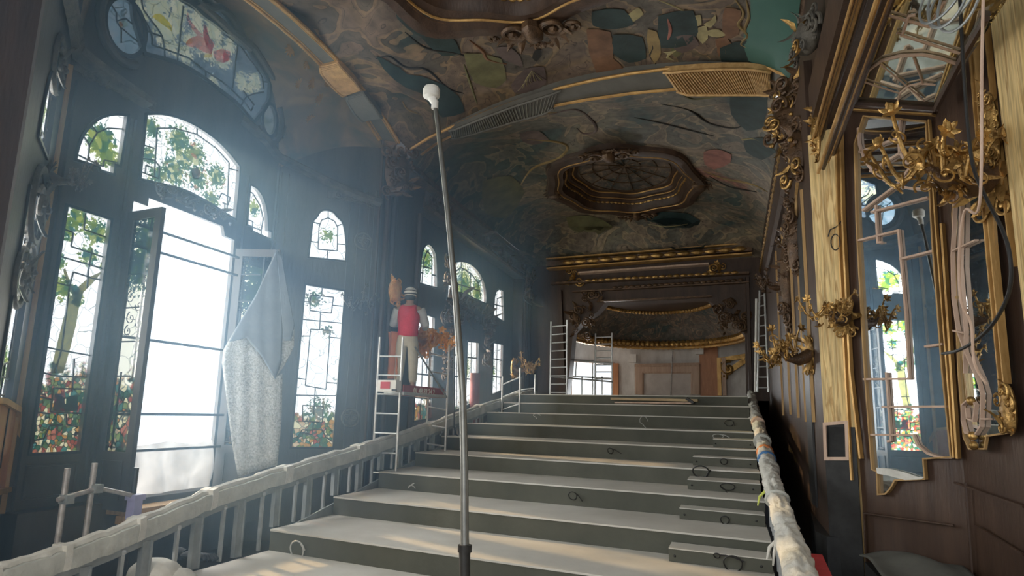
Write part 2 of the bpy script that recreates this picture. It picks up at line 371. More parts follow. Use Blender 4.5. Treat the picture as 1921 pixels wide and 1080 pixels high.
def glass(name, garden=None, leaves=None, clear=(1, 1, 1), tint=None, cell=11., leaf_th=.55, leafcol=None, line=.04):
    """stained glass: UV = metres on the wall. garden=(zlo,zhi) coloured cells, leaves=[(a,b,r)] blobs."""
    m, nt, out = newmat(name); k = NT(nt)
    uv = k.n('ShaderNodeUVMap', uv_map='plane').outputs[0]
    sp = k.n('ShaderNodeSeparateXYZ', {0: uv}); ua, ub = sp.outputs[0], sp.outputs[1]
    no = k.n('ShaderNodeTexNoise', {'Vector': uv, 'Scale': 7.0, 'Detail': 3, 'Distortion': .8}).outputs[0]
    dv = k.n('ShaderNodeVectorMath', {0: uv, 1: k.n('ShaderNodeVectorMath', {0: k.n('ShaderNodeTexNoise', {'Vector': uv, 'Scale': 5.0}).outputs[1], 'Scale': .12}, operation='SCALE').outputs[0]}, operation='ADD').outputs[0]
    vo = k.n('ShaderNodeTexVoronoi', {'Vector': dv, 'Scale': cell})
    ve = k.n('ShaderNodeTexVoronoi', {'Vector': dv, 'Scale': cell}, feature='DISTANCE_TO_EDGE').outputs['Distance']
    cr = k.n('ShaderNodeSeparateColor', {0: vo.outputs['Color']}).outputs[0]
    g = 1.0/E_WIN
    pal = k.ramp(cr, [(0, (.08*g, .35*g, .16*g)), (.13, (1.1*g, .16*g, .08*g)), (.24, (1.6*g, .8*g, .15*g)), (.36, (.6*g, .8*g, .16*g)),
                      (.48, (.15*g, .6*g, .5*g)), (.58, (2.6*g, 2.4*g, 1.5*g)), (.72, (1.5*g, .45*g, .25*g)), (.82, (.25*g, .5*g, .18*g)), (.92, (2.0*g, 1.5*g, .9*g))], 'CONSTANT')
    base = (*clear, 1)
    if tint:
        base = k.ramp(no, [(.35, tint[0]), (.55, tint[1]), (.7, tint[2])])
    col = base
    if leaves:
        acc = None
        for (a, b, r) in leaves:
            d = k.n('ShaderNodeVectorMath', {0: uv, 1: (a, b, 0)}, operation='DISTANCE').outputs['Value']
            s_ = k.math('SUBTRACT', 1.0, k.math('DIVIDE', d, r)); s_ = k.math('MAXIMUM', s_, 0.0)
            acc = s_ if acc is None else k.math('MAXIMUM', acc, s_)
        n3 = k.n('ShaderNodeTexNoise', {'Vector': uv, 'Scale': 24.0, 'Detail': 4, 'Roughness': .65}).outputs[0]
        lf = k.math('ADD', k.math('MULTIPLY', acc, .35), n3)
        fm = k.ramp(lf, [(0, (0, 0, 0)), (leaf_th, (1, 1, 1))], 'CONSTANT')
        az = k.ramp(acc, [(0, (0, 0, 0)), (.04, (1, 1, 1))], 'CONSTANT')
        fm = k.mix(1.0, fm, az, 'MULTIPLY')
        lc = k.ramp(cr, leafcol or [(0, (.55*g, .85*g, .08*g)), (.35, (.16*g, .5*g, .14*g)), (.55, (1.2*g, 1.4*g, .2*g)), (.8, (.10*g, .4*g, .3*g))], 'CONSTANT')
        col = k.mix(k.n('ShaderNodeSeparateColor', {0: fm}).outputs[0], col, lc)
    gm = None
    if garden:
        zl, zh = garden
        t = k.math('DIVIDE', k.math('SUBTRACT', ub, zl), zh-zl)
        t = k.math('ADD', t, k.math('MULTIPLY', k.math('SUBTRACT', no, .5), 1.0))
        gm = k.n('ShaderNodeSeparateColor', {0: k.ramp(t, [(0, (1, 1, 1)), (.82, (1, 1, 1)), (.95, (0, 0, 0))])}).outputs[0]
        col = k.mix(gm, col, pal)
    edge = k.ramp(ve, [(0, (.02, .02, .02)), (line, (.02, .02, .02)), (line*1.6, (1, 1, 1))])
    ef = 0.0
    if gm is not None: col = k.mix(gm, col, k.mix(1.0, col, edge, 'MULTIPLY'))
    ve2 = k.n('ShaderNodeTexVoronoi', {'Vector': dv, 'Scale': cell*.30}, feature='DISTANCE_TO_EDGE').outputs['Distance']
    col = k.mix(1.0, col, k.ramp(ve2, [(0, (.30, .32, .30)), (.006, (.30, .32, .30)), (.014, (1, 1, 1))]), 'MULTIPLY')
    col = k.n('ShaderNodeGamma', {0: col, 1: .5}).outputs[0]      # light crosses two faces of the pane
    tr = k.n('ShaderNodeBsdfTransparent', {0: col})
    gl = k.n('ShaderNodeBsdfGlossy', {0: (.9, .9, .9, 1), 'Roughness': .12})
    mx = k.n('ShaderNodeMixShader', {0: .035, 1: tr.outputs[0], 2: gl.outputs[0]})
    nt.links.new(mx.outputs[0], out.inputs[0]); return m
def tglass(name, c):
    m, nt, out = newmat(name); k = NT(nt); g = 1.0/E_WIN
    no = k.n('ShaderNodeTexNoise', {'Vector': k.n('ShaderNodeTexCoord').outputs['Object'], 'Scale': 16.0, 'Detail': 4}).outputs[0]
    col = k.ramp(no, [(.3, [x*g*.75 for x in c]), (.7, [x*g*1.2 for x in c])])
    col = k.n('ShaderNodeGamma', {0: col, 1: .5}).outputs[0]
    tr = k.n('ShaderNodeBsdfTransparent', {0: col}); nt.links.new(tr.outputs[0], out.inputs[0]); return m

# ================================================================== SETTING: shell
TR0 = -1.52; FLOOR = -1.80; LAND = 0.48; XR = 0.85
m_ = MB(); m_.box((-2.3, 9.5, FLOOR-.1), 14, 29, .2); struct(m_.build('floor', M['darkfloor'], smooth=False))

def soften(P, it=2, keep=52):
    for _ in range(it):
        out = []; N = len(P)
        for i in range(N):
            p0, p1, p2 = V(P[i-1]+(0,)), V(P[i]+(0,)), V(P[(i+1) % N]+(0,))
            ang = math.degrees((p1-p0).angle(p2-p1)) if (p1-p0).length > 1e-6 and (p2-p1).length > 1e-6 else 0
            if ang > keep: out.append(P[i])
            else: q = p1.lerp(p0, .25); r = p1.lerp(p2, .25); out += [(q.x, q.y), (r.x, r.y)]
        P = out
    return P
# ---- window outlines (wall coordinates from measured corners)
W1 = [(4.985, -.49), (5.52, -.49), (5.52, 1.98), (4.985, 1.98)]
SA = FL.pxs([(140, 300), (144, 278), (154, 252), (172, 230), (192, 218), (215, 214), (239, 216), (228, 288), (224, 312), (214, 309), (212, 328), (186, 320), (184, 313)])
CE = FL.pxs([(261, 336), (267, 275), (273, 214), (305, 213), (345, 224), (385, 246), (420, 275), (449, 312), (447, 350), (441, 412), (420, 400), (404, 388), (374, 371), (345, 356), (300, 345)])
RA = FL.pxs([(468, 346), (482, 353), (494, 372), (501, 400), (502, 432), (508, 434), (508, 450), (485, 440), (472, 434), (471, 426), (462, 422)])
SA, CE, RA = [soften([tuple(q) for q in P]) for P in (SA, CE, RA)]
W3 = [(7.70, -.49), (8.22, -.49), (8.22, 1.98), (7.70, 1.98)]
DOOR = [(5.78, -1.06), (7.46, -1.06), (7.46, 2.24), (7.27, 2.25), (7.22, 2.37), (5.98, 2.37), (5.98, 2.27), (5.78, 2.27)]
rh = FL.pxs([(475, 229), (505, 194), (507, 156), (492, 132), (479, 111), (464, 88), (445, 70), (433, 50), (424, 34), (411, 18), (396, 10), (383, 13), (370, 9), (357, 1)])
rt = rh+[(7.25, 4.98), (7.05, 5.04), (6.85, 5.0), (6.70, 5.02)]
low = FL.pxs([(445, 194), (415, 172), (388, 150), (361, 133), (336, 119), (310, 111), (290, 106), (271, 101)])
lt = [(13.30-a, b) for a, b in rt[1:][::-1]]
lt = [q for q in lt if q[0] > low[-1][0]-.35]
LUN = [(a, b) for a, b in rt]+[(a, b) for a, b in lt if a < 6.6]+[low[-1]]+low[:-1][::-1]
LUN = soften([tuple(q) for q in LUN], 1)
CIRL = ell(5.37, 4.19, .27, .33); CIRR = ell(7.93, 4.19, .165, .25)
bay = plate('wall_left', FL, [(4.80, FLOOR), (8.25, FLOOR), (8.25, 3.9), (8.12, 4.75), (7.6, 5.25), (6.6, 5.6), (5.4, 5.4), (4.8, 5.0)],
            [W1, SA, CE, RA, W3, DOOR, LUN, CIRL, CIRR], .05, M['woodbay'])
struct(bay)
# 45 degree panels
T45 = [FD.px(*q) for q in [(545, 840), (625, 840), (647, 545), (572, 533)]]
A45 = [FD.px(*q) for q in [(578, 483), (648, 490), (650, 462), (646, 428), (641, 414), (633, 408), (625, 397), (612, 393), (600, 396), (594, 408), (586, 414), (583, 440)]]
A45 = soften([tuple(q) for q in A45], 1, 60)
struct(plate('wall_left_angled', FD, [(-.02, FLOOR), (1.62, FLOOR), (1.62, 5.0), (-.02, 5.0)], [T45, A45], .05, M['woodbay']))
A45 = A45
T45n = [(1.62-a, b) for a, b in T45]; A45n = [(1.62-a, b) for a, b in A45]
struct(plate('wall_left_near', FN, [(-.02, FLOOR), (1.60, FLOOR), (1.60, 5.0), (-.02, 5.0)], [T45n, A45n], .05, M['woodbay']))
# near left part of the hall (beyond the frame)
m_ = MB(); m_.box((-5.34, 1.0, 1.75), .14, 5.3, 6.6); struct(m_.build('wall_left_front', M['wood'], smooth=False))
# piers and second bay
m_ = MB(); m_.box((-5.40, 10.15, 2.0), .26, 1.6, 7.1); m_.box((-5.62, 13.9, 4.75), .3, 8.4, 1.4); m_.box((-5.40, 17.65, 1.3), .26, .75, 5.7)  # long box above the second bay added to block light leaks
struct(m_.build('wall_left_piers', M['wood'], smooth=False))
def q2(l): return F2.pxs(l)
B_SA = q2([(786, 531), (790, 478), (795, 462), (803, 456), (812, 466), (818, 480), (819, 540), (803, 536)])
B_CE = q2([(838, 560), (841, 506), (850, 492), (866, 489), (884, 496), (898, 510), (908, 530), (912, 552), (911, 570), (875, 553), (856, 546)])
B_RA = q2([(925, 591), (927, 552), (934, 541), (943, 545), (945, 604)])
B_SA, B_CE, B_RA = [soften([tuple(q) for q in P], 2, 60) for P in (B_SA, B_CE, B_RA)]
B_T1 = q2([(775, 790), (783, 585), (815, 595), (808, 785)])
B_D1 = q2([(851, 770), (852, 632), (866, 630), (866, 764)])
B_D2 = q2([(872, 762), (876, 640), (897, 642), (896, 748)])
B_T3 = q2([(922, 740), (925, 642), (943, 646), (941, 732)])
struct(plate('wall_left_second', F2, [(10.9, FLOOR), (17.35, FLOOR), (17.35, 4.2), (10.9, 4.2)], [B_SA, B_CE, B_RA, B_T1, B_D1, B_D2, B_T3], .05, M['wood']))
# right walls
m_ = MB()
m_.box((XR+.08, 13.9, 1.75), .16, 8.2, 6.6)                       # long right wall of the rear hall
m_.prism([V((XR, 9.8, FLOOR)), V((.84, 7.36, FLOOR)), V((1.0, 7.36, FLOOR)), V((XR+.15, 9.8, FLOOR))], (0, 0, 5.6))
struct(m_.build('wall_right', M['wood'], smooth=False))
m_ = MB(); m_.prism([FY.P(0, FLOOR), FY.P(.297, FLOOR), FY.P(.297, FLOOR, -.16), FY.P(0, FLOOR, -.16)], (0, 0, 4.75))
struct(m_.build('wall_right_pier', M['raw'], smooth=False))
m_ = MB(); m_.box((1.50, 7.58, 1.2), .95, .22, 6.8); struct(m_.build('leak_filler_right', M['wood'], smooth=False))  # hidden box added behind the pier to stop a light leak
m_ = MB(); m_.fbox(FM, -.02, .93, FLOOR, 3.6, -.2, -.04); struct(m_.build('wall_right_angled', M['panel'], smooth=False))
m_ = MB(); m_.fbox(FR, .3, 6.72, FLOOR, 3.6, -.2, -.04); struct(m_.build('wall_right_door', M['panel'], smooth=False))
# upper right wall over the beam
m_ = MB(); m_.box((1.00, 5.2, 4.3), .16, 8.6, 2.2); struct(m_.build('wall_right_upper', M['wood'], smooth=False))
# proscenium wall with its opening
OP = [(-4.45, LAND-.3), (.30, LAND-.3), (.30, 2.35), (-.25, 2.75), (-.75, 3.02), (-3.55, 3.02), (-4.0, 2.7), (-4.3, 2.3)]
OP = [FE.px(1062, 740), FE.px(1400, 744), FE.px(1398, 628), FE.px(1375, 600), FE.px(1340, 572), FE.px(1325, 560), FE.px(1135, 568), FE.px(1120, 585), FE.px(1095, 600), FE.px(1075, 622)]
OP[0] = (OP[0][0], LAND-.2); OP[1] = (OP[1][0], LAND-.2)
struct(plate('wall_back', FE, [(-5.3, FLOOR), (1.0, FLOOR), (1.0, 5.4), (-5.3, 5.4)], [OP], .5, M['wood'], c0=0))
# niche room beyond
m_ = MB(); m_.box((-2.1, 23.6, .8), 7.5, .15, 6); struct(m_.build('wall_niche_back', M['plaster'], smooth=False))
m_ = MB(); m_.box((1.05, 21.0, 1.4), .15, 5.4, 5.0); m_.box((-5.6, 19.8, 1.4), .15, 2.8, 5); struct(m_.build('wall_niche_side', M['wood'], smooth=False))
m_ = MB(); m_.box((-2.3, 21.0, 3.95), 7.5, 5.6, .1); struct(m_.build('ceiling_niche', M['wood'], smooth=False))

# ---- vaults
archF = [at(x, y, Y=9.4) for x, y in []]
def onskew(x, y, y0):     # the cross arch runs slightly askew to the side walls
    n = V((.7, 5.99, 0)).normalized(); d = ROT @ ray(x, y); p = V((-5.27, y0, 0)); return d*(p.dot(n)/d.dot(n))
AF = [onskew(x, y, 9.7) for x, y in [(769, 280), (805, 258), (860, 232), (905, 213), (960, 193), (1050, 165), (1115, 150), (1182, 138), (1245, 130), (1300, 125), (1355, 122), (1404, 122), (1440, 127), (1471, 140), (1489, 164)]]
AB = [onskew(x, y, 10.2) for x, y in [(790, 290), (820, 268), (860, 248), (912, 230), (969, 213), (1035, 199), (1100, 187), (1185, 175), (1271, 167), (1330, 162), (1380, 160), (1420, 161), (1444, 167), (1462, 178), (1472, 198)]]
def zarch(x):
    P = [(-5.27, 4.08)]+[(p.x, p.z) for p in AF]+[(1.1, 4.1)]
    for (x0, z0), (x1, z1) in zip(P, P[1:]):
        if x0 <= x <= x1: return z0+(z1-z0)*(x-x0)/(x1-x0)
    return P[0][1] if x < P[0][0] else P[-1][1]
def ysk(x, y0): return y0-.117*(x+5.27)
def grid(name, mat, fn, nu, nv):
    m = MB(); m.add([fn(i/nu, j/nv) for j in range(nv+1) for i in range(nu+1)],
                    [(j*(nu+1)+i, j*(nu+1)+i+1, (j+1)*(nu+1)+i+1, (j+1)*(nu+1)+i) for j in range(nv) for i in range(nu)])
    return m
RIB = [at(x, y, X=-5.27) for x, y in [(480, 13), (520, 45), (560, 80), (595, 115), (631, 151), (660, 186), (688, 225), (711, 262)]]
RIBO = [at(x, y, X=-4.95) for x, y in [(515, 0), (560, 40), (600, 78), (630, 108), (658, 138), (690, 178), (720, 220), (749, 267)]]
CB = 6.6
def zrib(y):      # rib height against distance, mirrored about the bay centre
    yy = abs(y-CB)
    P = [(abs(p.y-CB), p.z) for p in RIBO][::-1]; P = sorted(P)
    P = [(0, 4.82)]+[q for q in P if q[0] > .4]+[(2.85, 4.05), (4, 3.6)]
    for (x0, z0), (x1, z1) in zip(P, P[1:]):
        if x0 <= yy <= x1: return z0+(z1-z0)*(yy-x0)/(x1-x0)
    return 3.6
MEDX, MEDY = -2.15, 14.7
def vault1(x, y):
    e = min(1, max(0, (x+4.95)/.6)); r = min(1, max(0, (.85-x)/.6))
    zr = zrib(y); za = zarch(x)
    k = .08; s = max(zr, za); dd = abs(zr-za)
    z = s+max(0, k-dd*.5)*.5+.12*math.sin(PI*min(1, max(0, (x+5)/6)))
    return max(za, z) if y > CB-3 else za
# a medallion sits in each vault: mesh rings from its outline to the edges of the vault
def med_out(t, k=1.0):      # eight-lobed oval outline, semi-axes 1.55 x 2.05
    c, s = math.cos(t), math.sin(t)
    q = (abs(c)**2.3+abs(s)**2.3)**(-1/2.3)*(1+.035*math.cos(8*t))
    return 1.62*k*q*c, 2.12*k*q*s
def rect_out(t, x0, x1, y0, y1, cx, cy):
    c, s = math.cos(t), math.sin(t)
    k = 1e9
    if c > 1e-9: k = min(k, (x1-cx)/c)
    if c < -1e-9: k = min(k, (x0-cx)/c)
    if s > 1e-9: k = min(k, (y1-cy)/s)
    if s < -1e-9: k = min(k, (y0-cy)/s)
    return cx+c*k, cy+s*k
def vault(name, mat, zf, x0, x1, y0f, y1, cx, cy, y1f=None):
    m = MB(); NT_, NR = 192, 34; vs = []
    for j in range(NR+1):
        for i in range(NT_):
            t = 2*PI*i/NT_; a, b = med_out(t, 1.0); rx, ry = rect_out(t, x0, x1, 0, 1e6, cx, cy)
            ox, oy = rect_out(t, x0, x1, y0f(cx), y1, cx, cy)
            k = (j/NR)**.8; x = cx+a+(ox-cx-a)*k; y = cy+b+(oy-cy-b)*k
            if y < y0f(x): y = y0f(x)
            if y1f and y > y1f(x): y = y1f(x)
            vs.append((x, y, zf(x, y)))
    fs = [(j*NT_+i, j*NT_+(i+1) % NT_, (j+1)*NT_+(i+1) % NT_, (j+1)*NT_+i) for j in range(NR) for i in range(NT_)]
    m.add(vs, fs); return struct(m.build(name, mat))
def zarchb(x):
    P = [(-5.27, 4.12)]+[(p.x, p.z+.03) for p in AB]+[(1.1, 4.1)]
    for (x0, z0), (x1, z1) in zip(P, P[1:]):
        if x0 <= x <= x1: return z0+(z1-z0)*(x-x0)/(x1-x0)
    return P[0][1] if x < P[0][0] else P[-1][1]
def vault2(x, y):
    t = 1 if y < 16.4 else max(0, 1-((y-16.4)/1.6)**2.2)
    za = zarchb(x); u = min(1, max(0, (y-ysk(x, 10.2))/1.5))
    s = max(0, 1-abs((x+2.2)/3.12)**2.6)
    zz = 4.1+1.08*s**.55
    return 4.08+((za-4.08)*(1-u)+(zz-4.08)*u)*t
vault('ceiling_rear', M['fresco2'], vault2, -5.27, XR+.05, lambda x: ysk(x, 10.02), 18.0, MEDX, MEDY)
vault('ceiling_front', M['fresco1'], vault1, -4.97, .92, lambda x: .3, 10.0, -2.3, 5.6, lambda x: ysk(x, 9.95))

# plain teal border on the right of the front vault
m_ = MB(); g_ = []
for j in range(24):
    y = 1.0+(9.05-1.0)*j/23
    for i in range(5):
        x = .32+.55*i/4+.05*math.sin(y*5)*(1-i/4); g_.append((x, y, vault1(x, y)-.012))
m_.add(g_, [(j*5+i, j*5+i+1, (j+1)*5+i+1, (j+1)*5+i) for j in range(23) for i in range(4)])
struct(m_.build('ceiling_border', M['teal']))

# cove between the wall rib and the left bay wall
def cove(u, v):
    y = 4.0+(9.35-4.0)*u
    zr = zrib(y)+.04
    ya = 4.82+(8.23-4.82)*u; q = abs(2*u-1)
    zw = 3.55+1.75*(1-q**2.6)**.5 if q < 1 else 3.55
    zw = max(3.55, zw)
    xa = -6.39; p0 = V((-5.27, y, zr)); p1 = V((xa, ya, zw))
    p = p0.lerp(p1, v); p.z += .16*math.sin(PI*v); return p
struct(grid('', None, cove, 40, 12).build('ceiling_cove', M['cove']))
# painted chrysanthemums on the cove
for i, (x, y, r) in enumerate([(548, 92, .13), (590, 155, .12), (600, 190, .12), (560, 160, .1), (612, 150, .09), (575, 120, .09), (640, 170, .08), (578, 228, .09)]):
    d = ROT @ ray(x, y); p = at(x, y, X=-5.75); mb = MB()
    n = V((.75, 0, -.66)); u_ = V((0, 1, 0)); w_ = n.cross(u_)
    # find the cove surface by search
    best = min((( (cove(a/60, b/24)-d*(cove(a/60, b/24).dot(d)/d.dot(d))).length, a, b) for a in range(61) for b in range(25)))
    p = cove(best[1]/60, best[2]/24)+n*.015
    for k_ in range(12):
        g = 2*PI*k_/12; mb.leaf(p, u_*math.cos(g)+w_*math.sin(g), n, r, r*.2, .1, .06)
    o = mb.build('painted_flower', M['goldrail'])
    tag(o, 'golden painted chrysanthemum on the cove beside the cloud window', 'ceiling ornament', 'golden chrysanthemums painted on the cove')

# painted figures, clouds and birds of the vaults (thin paint layers on the plaster)
def onvault(x, y, zf, off=.012):
    d = ROT @ ray(x, y); z = 4.8
    for _ in range(14):
        p = d*(z/d.z); z = z*.4+zf(p.x, p.y)*.6
    return d*((z-off)/d.z)
def paint(parent, name, mat, zf, pts, off=.012):
    cx = sum(p[0] for p in pts)/len(pts); cy = sum(p[1] for p in pts)/len(pts); B = []
    for i in range(len(pts)):
        q = pts[(i+1) % len(pts)]; B += [pts[i], ((pts[i][0]+q[0])/2+(q[1]-pts[i][1])*.06, (pts[i][1]+q[1])/2-(q[0]-pts[i][0])*.06)]
    m = MB(); N = len(B); vs = [onvault(cx, cy, zf, off)]
    for k_ in (.34, .67, 1): vs += [onvault(cx+(x-cx)*k_, cy+(y-cy)*k_, zf, off) for x, y in B]
    m.add(vs, [(0, 1+i, 1+(i+1) % N) for i in range(N)]+[(1+j*N+i, 1+(j+1)*N+i, 1+(j+1)*N+(i+1) % N, 1+j*N+(i+1) % N) for j in (0, 1) for i in range(N)]); m.build(name, mat, parent)
def stroke(parent, name, mat, zf, pts, r=.02, off=.0):
    m = MB(); P = [onvault(x, y, zf, off) for x, y in pts]; out = []
    for i in range(len(P)-1):
        for k_ in range(5):
            t = k_/5; a = P[max(i-1, 0)]; b = P[i]; c = P[i+1]; d = P[min(i+2, len(P)-1)]
            out.append(.5*((2*b)+(c-a)*t+(2*a-5*b+4*c-d)*t*t+(3*b-a-3*c+d)*t*t*t))
    out.append(P[-1]); m.tube(out, [r*(.35+.65*math.sin(PI*i/(len(out)-1))) for i in range(len(out))], 6); m.build(name, mat, parent)
vf, vr = bpy.data.objects['ceiling_front'], bpy.data.objects['ceiling_rear']
pc = {k_: surf('paint_'+k_, [x*.6 for x in c], [x*1.3 for x in c], .65, 0, 3.5, .1) for k_, c in dict(cream=(.30, .25, .12), teal=(.022, .04, .038), brown=(.17, .085, .045), ochre=(.26, .18, .075), dark=(.02, .018, .016), rose=(.30, .12, .09), mauve=(.12, .085, .075), olive=(.13, .12, .055)).items()}
for nm, mt, pts in [('painted_cloud', 'teal', [(742, 15), (800, 25), (840, 60), (865, 100), (830, 105), (790, 70), (745, 35)]), ('painted_cloud', 'teal', [(705, 105), (735, 120), (765, 140), (810, 150), (860, 180), (872, 210), (830, 220), (790, 175), (740, 150)]),
      ('painted_cloud', 'teal', [(1110, 22), (1170, 18), (1190, 45), (1150, 55), (1112, 48)]), ('painted_cloud', 'teal', [(1150, 65), (1205, 70), (1212, 110), (1180, 118), (1150, 100)]), ('painted_cloud', 'teal', [(1235, 30), (1300, 20), (1310, 60), (1290, 85), (1240, 90)]), ('painted_cloud', 'teal', [(1350, 90), (1410, 75), (1412, 118), (1355, 122)]),
      ('painted_cloud', 'olive', [(870, 100), (940, 110), (950, 150), (930, 165), (890, 155)]), ('painted_cloud', 'brown', [(1100, 55), (1145, 60), (1150, 110), (1175, 135), (1120, 140)]), ('painted_robe', 'brown', [(1360, 15), (1390, 20), (1385, 65), (1360, 75), (1355, 40)]),
      ('painted_robe', 'cream', [(1178, 28), (1198, 14), (1207, 26), (1190, 40), (1178, 42)]), ('painted_robe', 'cream', [(1302, 30), (1314, 28), (1316, 46), (1306, 50)]), ('painted_sleeve', 'cream', [(1320, 46), (1334, 38), (1342, 28), (1344, 40), (1332, 52)]), ('painted_robe', 'cream', [(1310, 52), (1325, 48), (1328, 72), (1318, 82), (1308, 70)]), ('painted_sleeve', 'cream', [(1326, 58), (1348, 55), (1362, 66), (1345, 70), (1328, 66)]),
      ('painted_wing', 'brown', [(1342, 74), (1360, 70), (1372, 82), (1362, 100), (1348, 106), (1345, 88)]), ('painted_figure', 'mauve', [(1262, 70), (1300, 66), (1312, 84), (1280, 100), (1262, 90)]), ('painted_robe', 'olive', [(1262, 84), (1278, 84), (1280, 100), (1268, 108), (1258, 98)]), ('painted_robe', 'ochre', [(1215, 55), (1232, 60), (1240, 100), (1228, 120), (1216, 90)]),
      ('painted_bird', 'mauve', [(930, 90), (955, 88), (975, 105), (980, 125), (960, 118), (940, 108)]), ('painted_bird', 'dark', [(1003, 95), (1015, 92), (1016, 104), (1006, 116), (998, 108)]), ('painted_tail', 'mauve', [(985, 130), (1020, 125), (1025, 155), (1000, 172), (965, 174), (958, 160)])]: paint(vf, nm, pc[mt], vault1, pts)
for i in range(13): stroke(vf, 'painted_feather', pc['cream' if i % 2 else 'mauve'], vault1, [(998, 132), (990-i*2.6+i*i*.45, 150), (968-i*1.0+i*5.2, 173-i*2.4)], .007, .014)
for i in range(6): stroke(vf, 'painted_feather', pc['cream'], vault1, [(1268, 95), (1256-i, 98+i*2), (1244+i*4, 98+i*3)], .010, .014)
for l, mt, r in [([(705, 110), (730, 105), (760, 125), (800, 130), (840, 165), (870, 175)], 'dark', .02), ([(760, 60), (800, 90), (860, 100), (900, 120)], 'dark', .02), ([(1380, 0), (1395, 25), (1385, 45), (1402, 65), (1390, 82), (1408, 90)], 'ochre', .025), ([(1400, 0), (1405, 30), (1398, 55), (1408, 75)], 'ochre', .02),
      ([(1215, 60), (1225, 85), (1220, 105), (1235, 125)], 'dark', .015), ([(880, 75), (905, 95), (915, 110), (950, 120)], 'brown', .03), ([(1235, 0), (1270, 14), (1300, 32)], 'cream', .012), ([(1252, 32), (1258, 55), (1252, 75)], 'rose', .03), ([(870, 120), (880, 150), (895, 195)], 'olive', .02), ([(755, 190), (765, 205), (790, 215)], 'ochre', .015)]: stroke(vf, 'painted_line', pc[mt], vault1, l, r)
for nm, mt, pts in [('painted_blossom', 'rose', [(1320, 285), (1345, 280), (1372, 290), (1370, 305), (1340, 318), (1322, 308)]), ('painted_cloud', 'teal', [(1370, 175), (1440, 170), (1430, 240), (1400, 245), (1372, 215)]), ('painted_cloud', 'teal', [(1395, 265), (1430, 258), (1455, 285), (1430, 300), (1400, 285)]),
      ('painted_cloud', 'teal', [(1200, 405), (1290, 400), (1330, 430), (1320, 465), (1220, 460)]), ('painted_foliage', 'olive', [(1062, 408), (1110, 405), (1150, 425), (1120, 445), (1075, 440)]), ('painted_bird', 'mauve', [(975, 250), (1010, 245), (1030, 262), (1000, 272), (980, 265)]), ('painted_dragon', 'olive', [(905, 340), (960, 330), (985, 360), (950, 410), (910, 400)])]: paint(vr, nm, pc[mt], vault2, pts)
for l, mt, r in [([(1030, 215), (1080, 205), (1110, 225), (1118, 245), (1095, 250), (1082, 240)], 'mauve', .03), ([(985, 260), (1060, 270), (1050, 295), (1000, 315), (975, 350)], 'ochre', .035), ([(1240, 195), (1290, 205), (1330, 230), (1380, 240), (1400, 225)], 'dark', .02), ([(1190, 220), (1240, 230), (1300, 245), (1340, 255)], 'dark', .02), ([(1390, 262), (1415, 260), (1430, 268)], 'cream', .015),
      ([(1320, 320), (1360, 335), (1410, 345), (1440, 360)], 'ochre', .025), ([(1330, 330), (1370, 350), (1420, 360)], 'dark', .02), ([(1050, 210), (1000, 215), (950, 230), (910, 245)], 'ochre', .02), ([(1270, 170), (1300, 185), (1350, 180)], 'olive', .02), ([(1215, 420), (1250, 425), (1290, 420)], 'cream', .015)]: stroke(vr, 'painted_line', pc[mt], vault2, l, r)

# ================================================================== RIBS
def rib(name, A, B, label, nrm=None, mats=('ribgrey', 'goldrail')):
    root = empty(name, label, 'ceiling rib')
    m = MB(); N = len(A); vs = []
    for a, b in zip(A, B): vs += [a, b, b+V((0, 0, .32)), a+V((0, 0, .32))]
    fs = []
    for i in range(N-1):
        for k in range(4): fs.append((i*4+k, i*4+(k+1) % 4, (i+1)*4+(k+1) % 4, (i+1)*4+k))
    fs += [(0, 1, 2, 3), ((N-1)*4+3, (N-1)*4+2, (N-1)*4+1, (N-1)*4)]
    m.add(vs, fs); m.build('band', M[mats[0]], root)
    for e, L in (('edge_moulding', A), ('edge_moulding', B)):
        q = MB(); q.tube(L, .026, 8); q.tube([p+(B[0]-A[0] if L is A else A[0]-B[0]).normalized()*.05 for p in L], .010, 6)
        q.build(e, M[mats[1]], root)
    return root
rb = rib('wall_rib', RIB[:1]+RIB[1:], RIBO, 'curved rib with gilt edges over the left window bay')
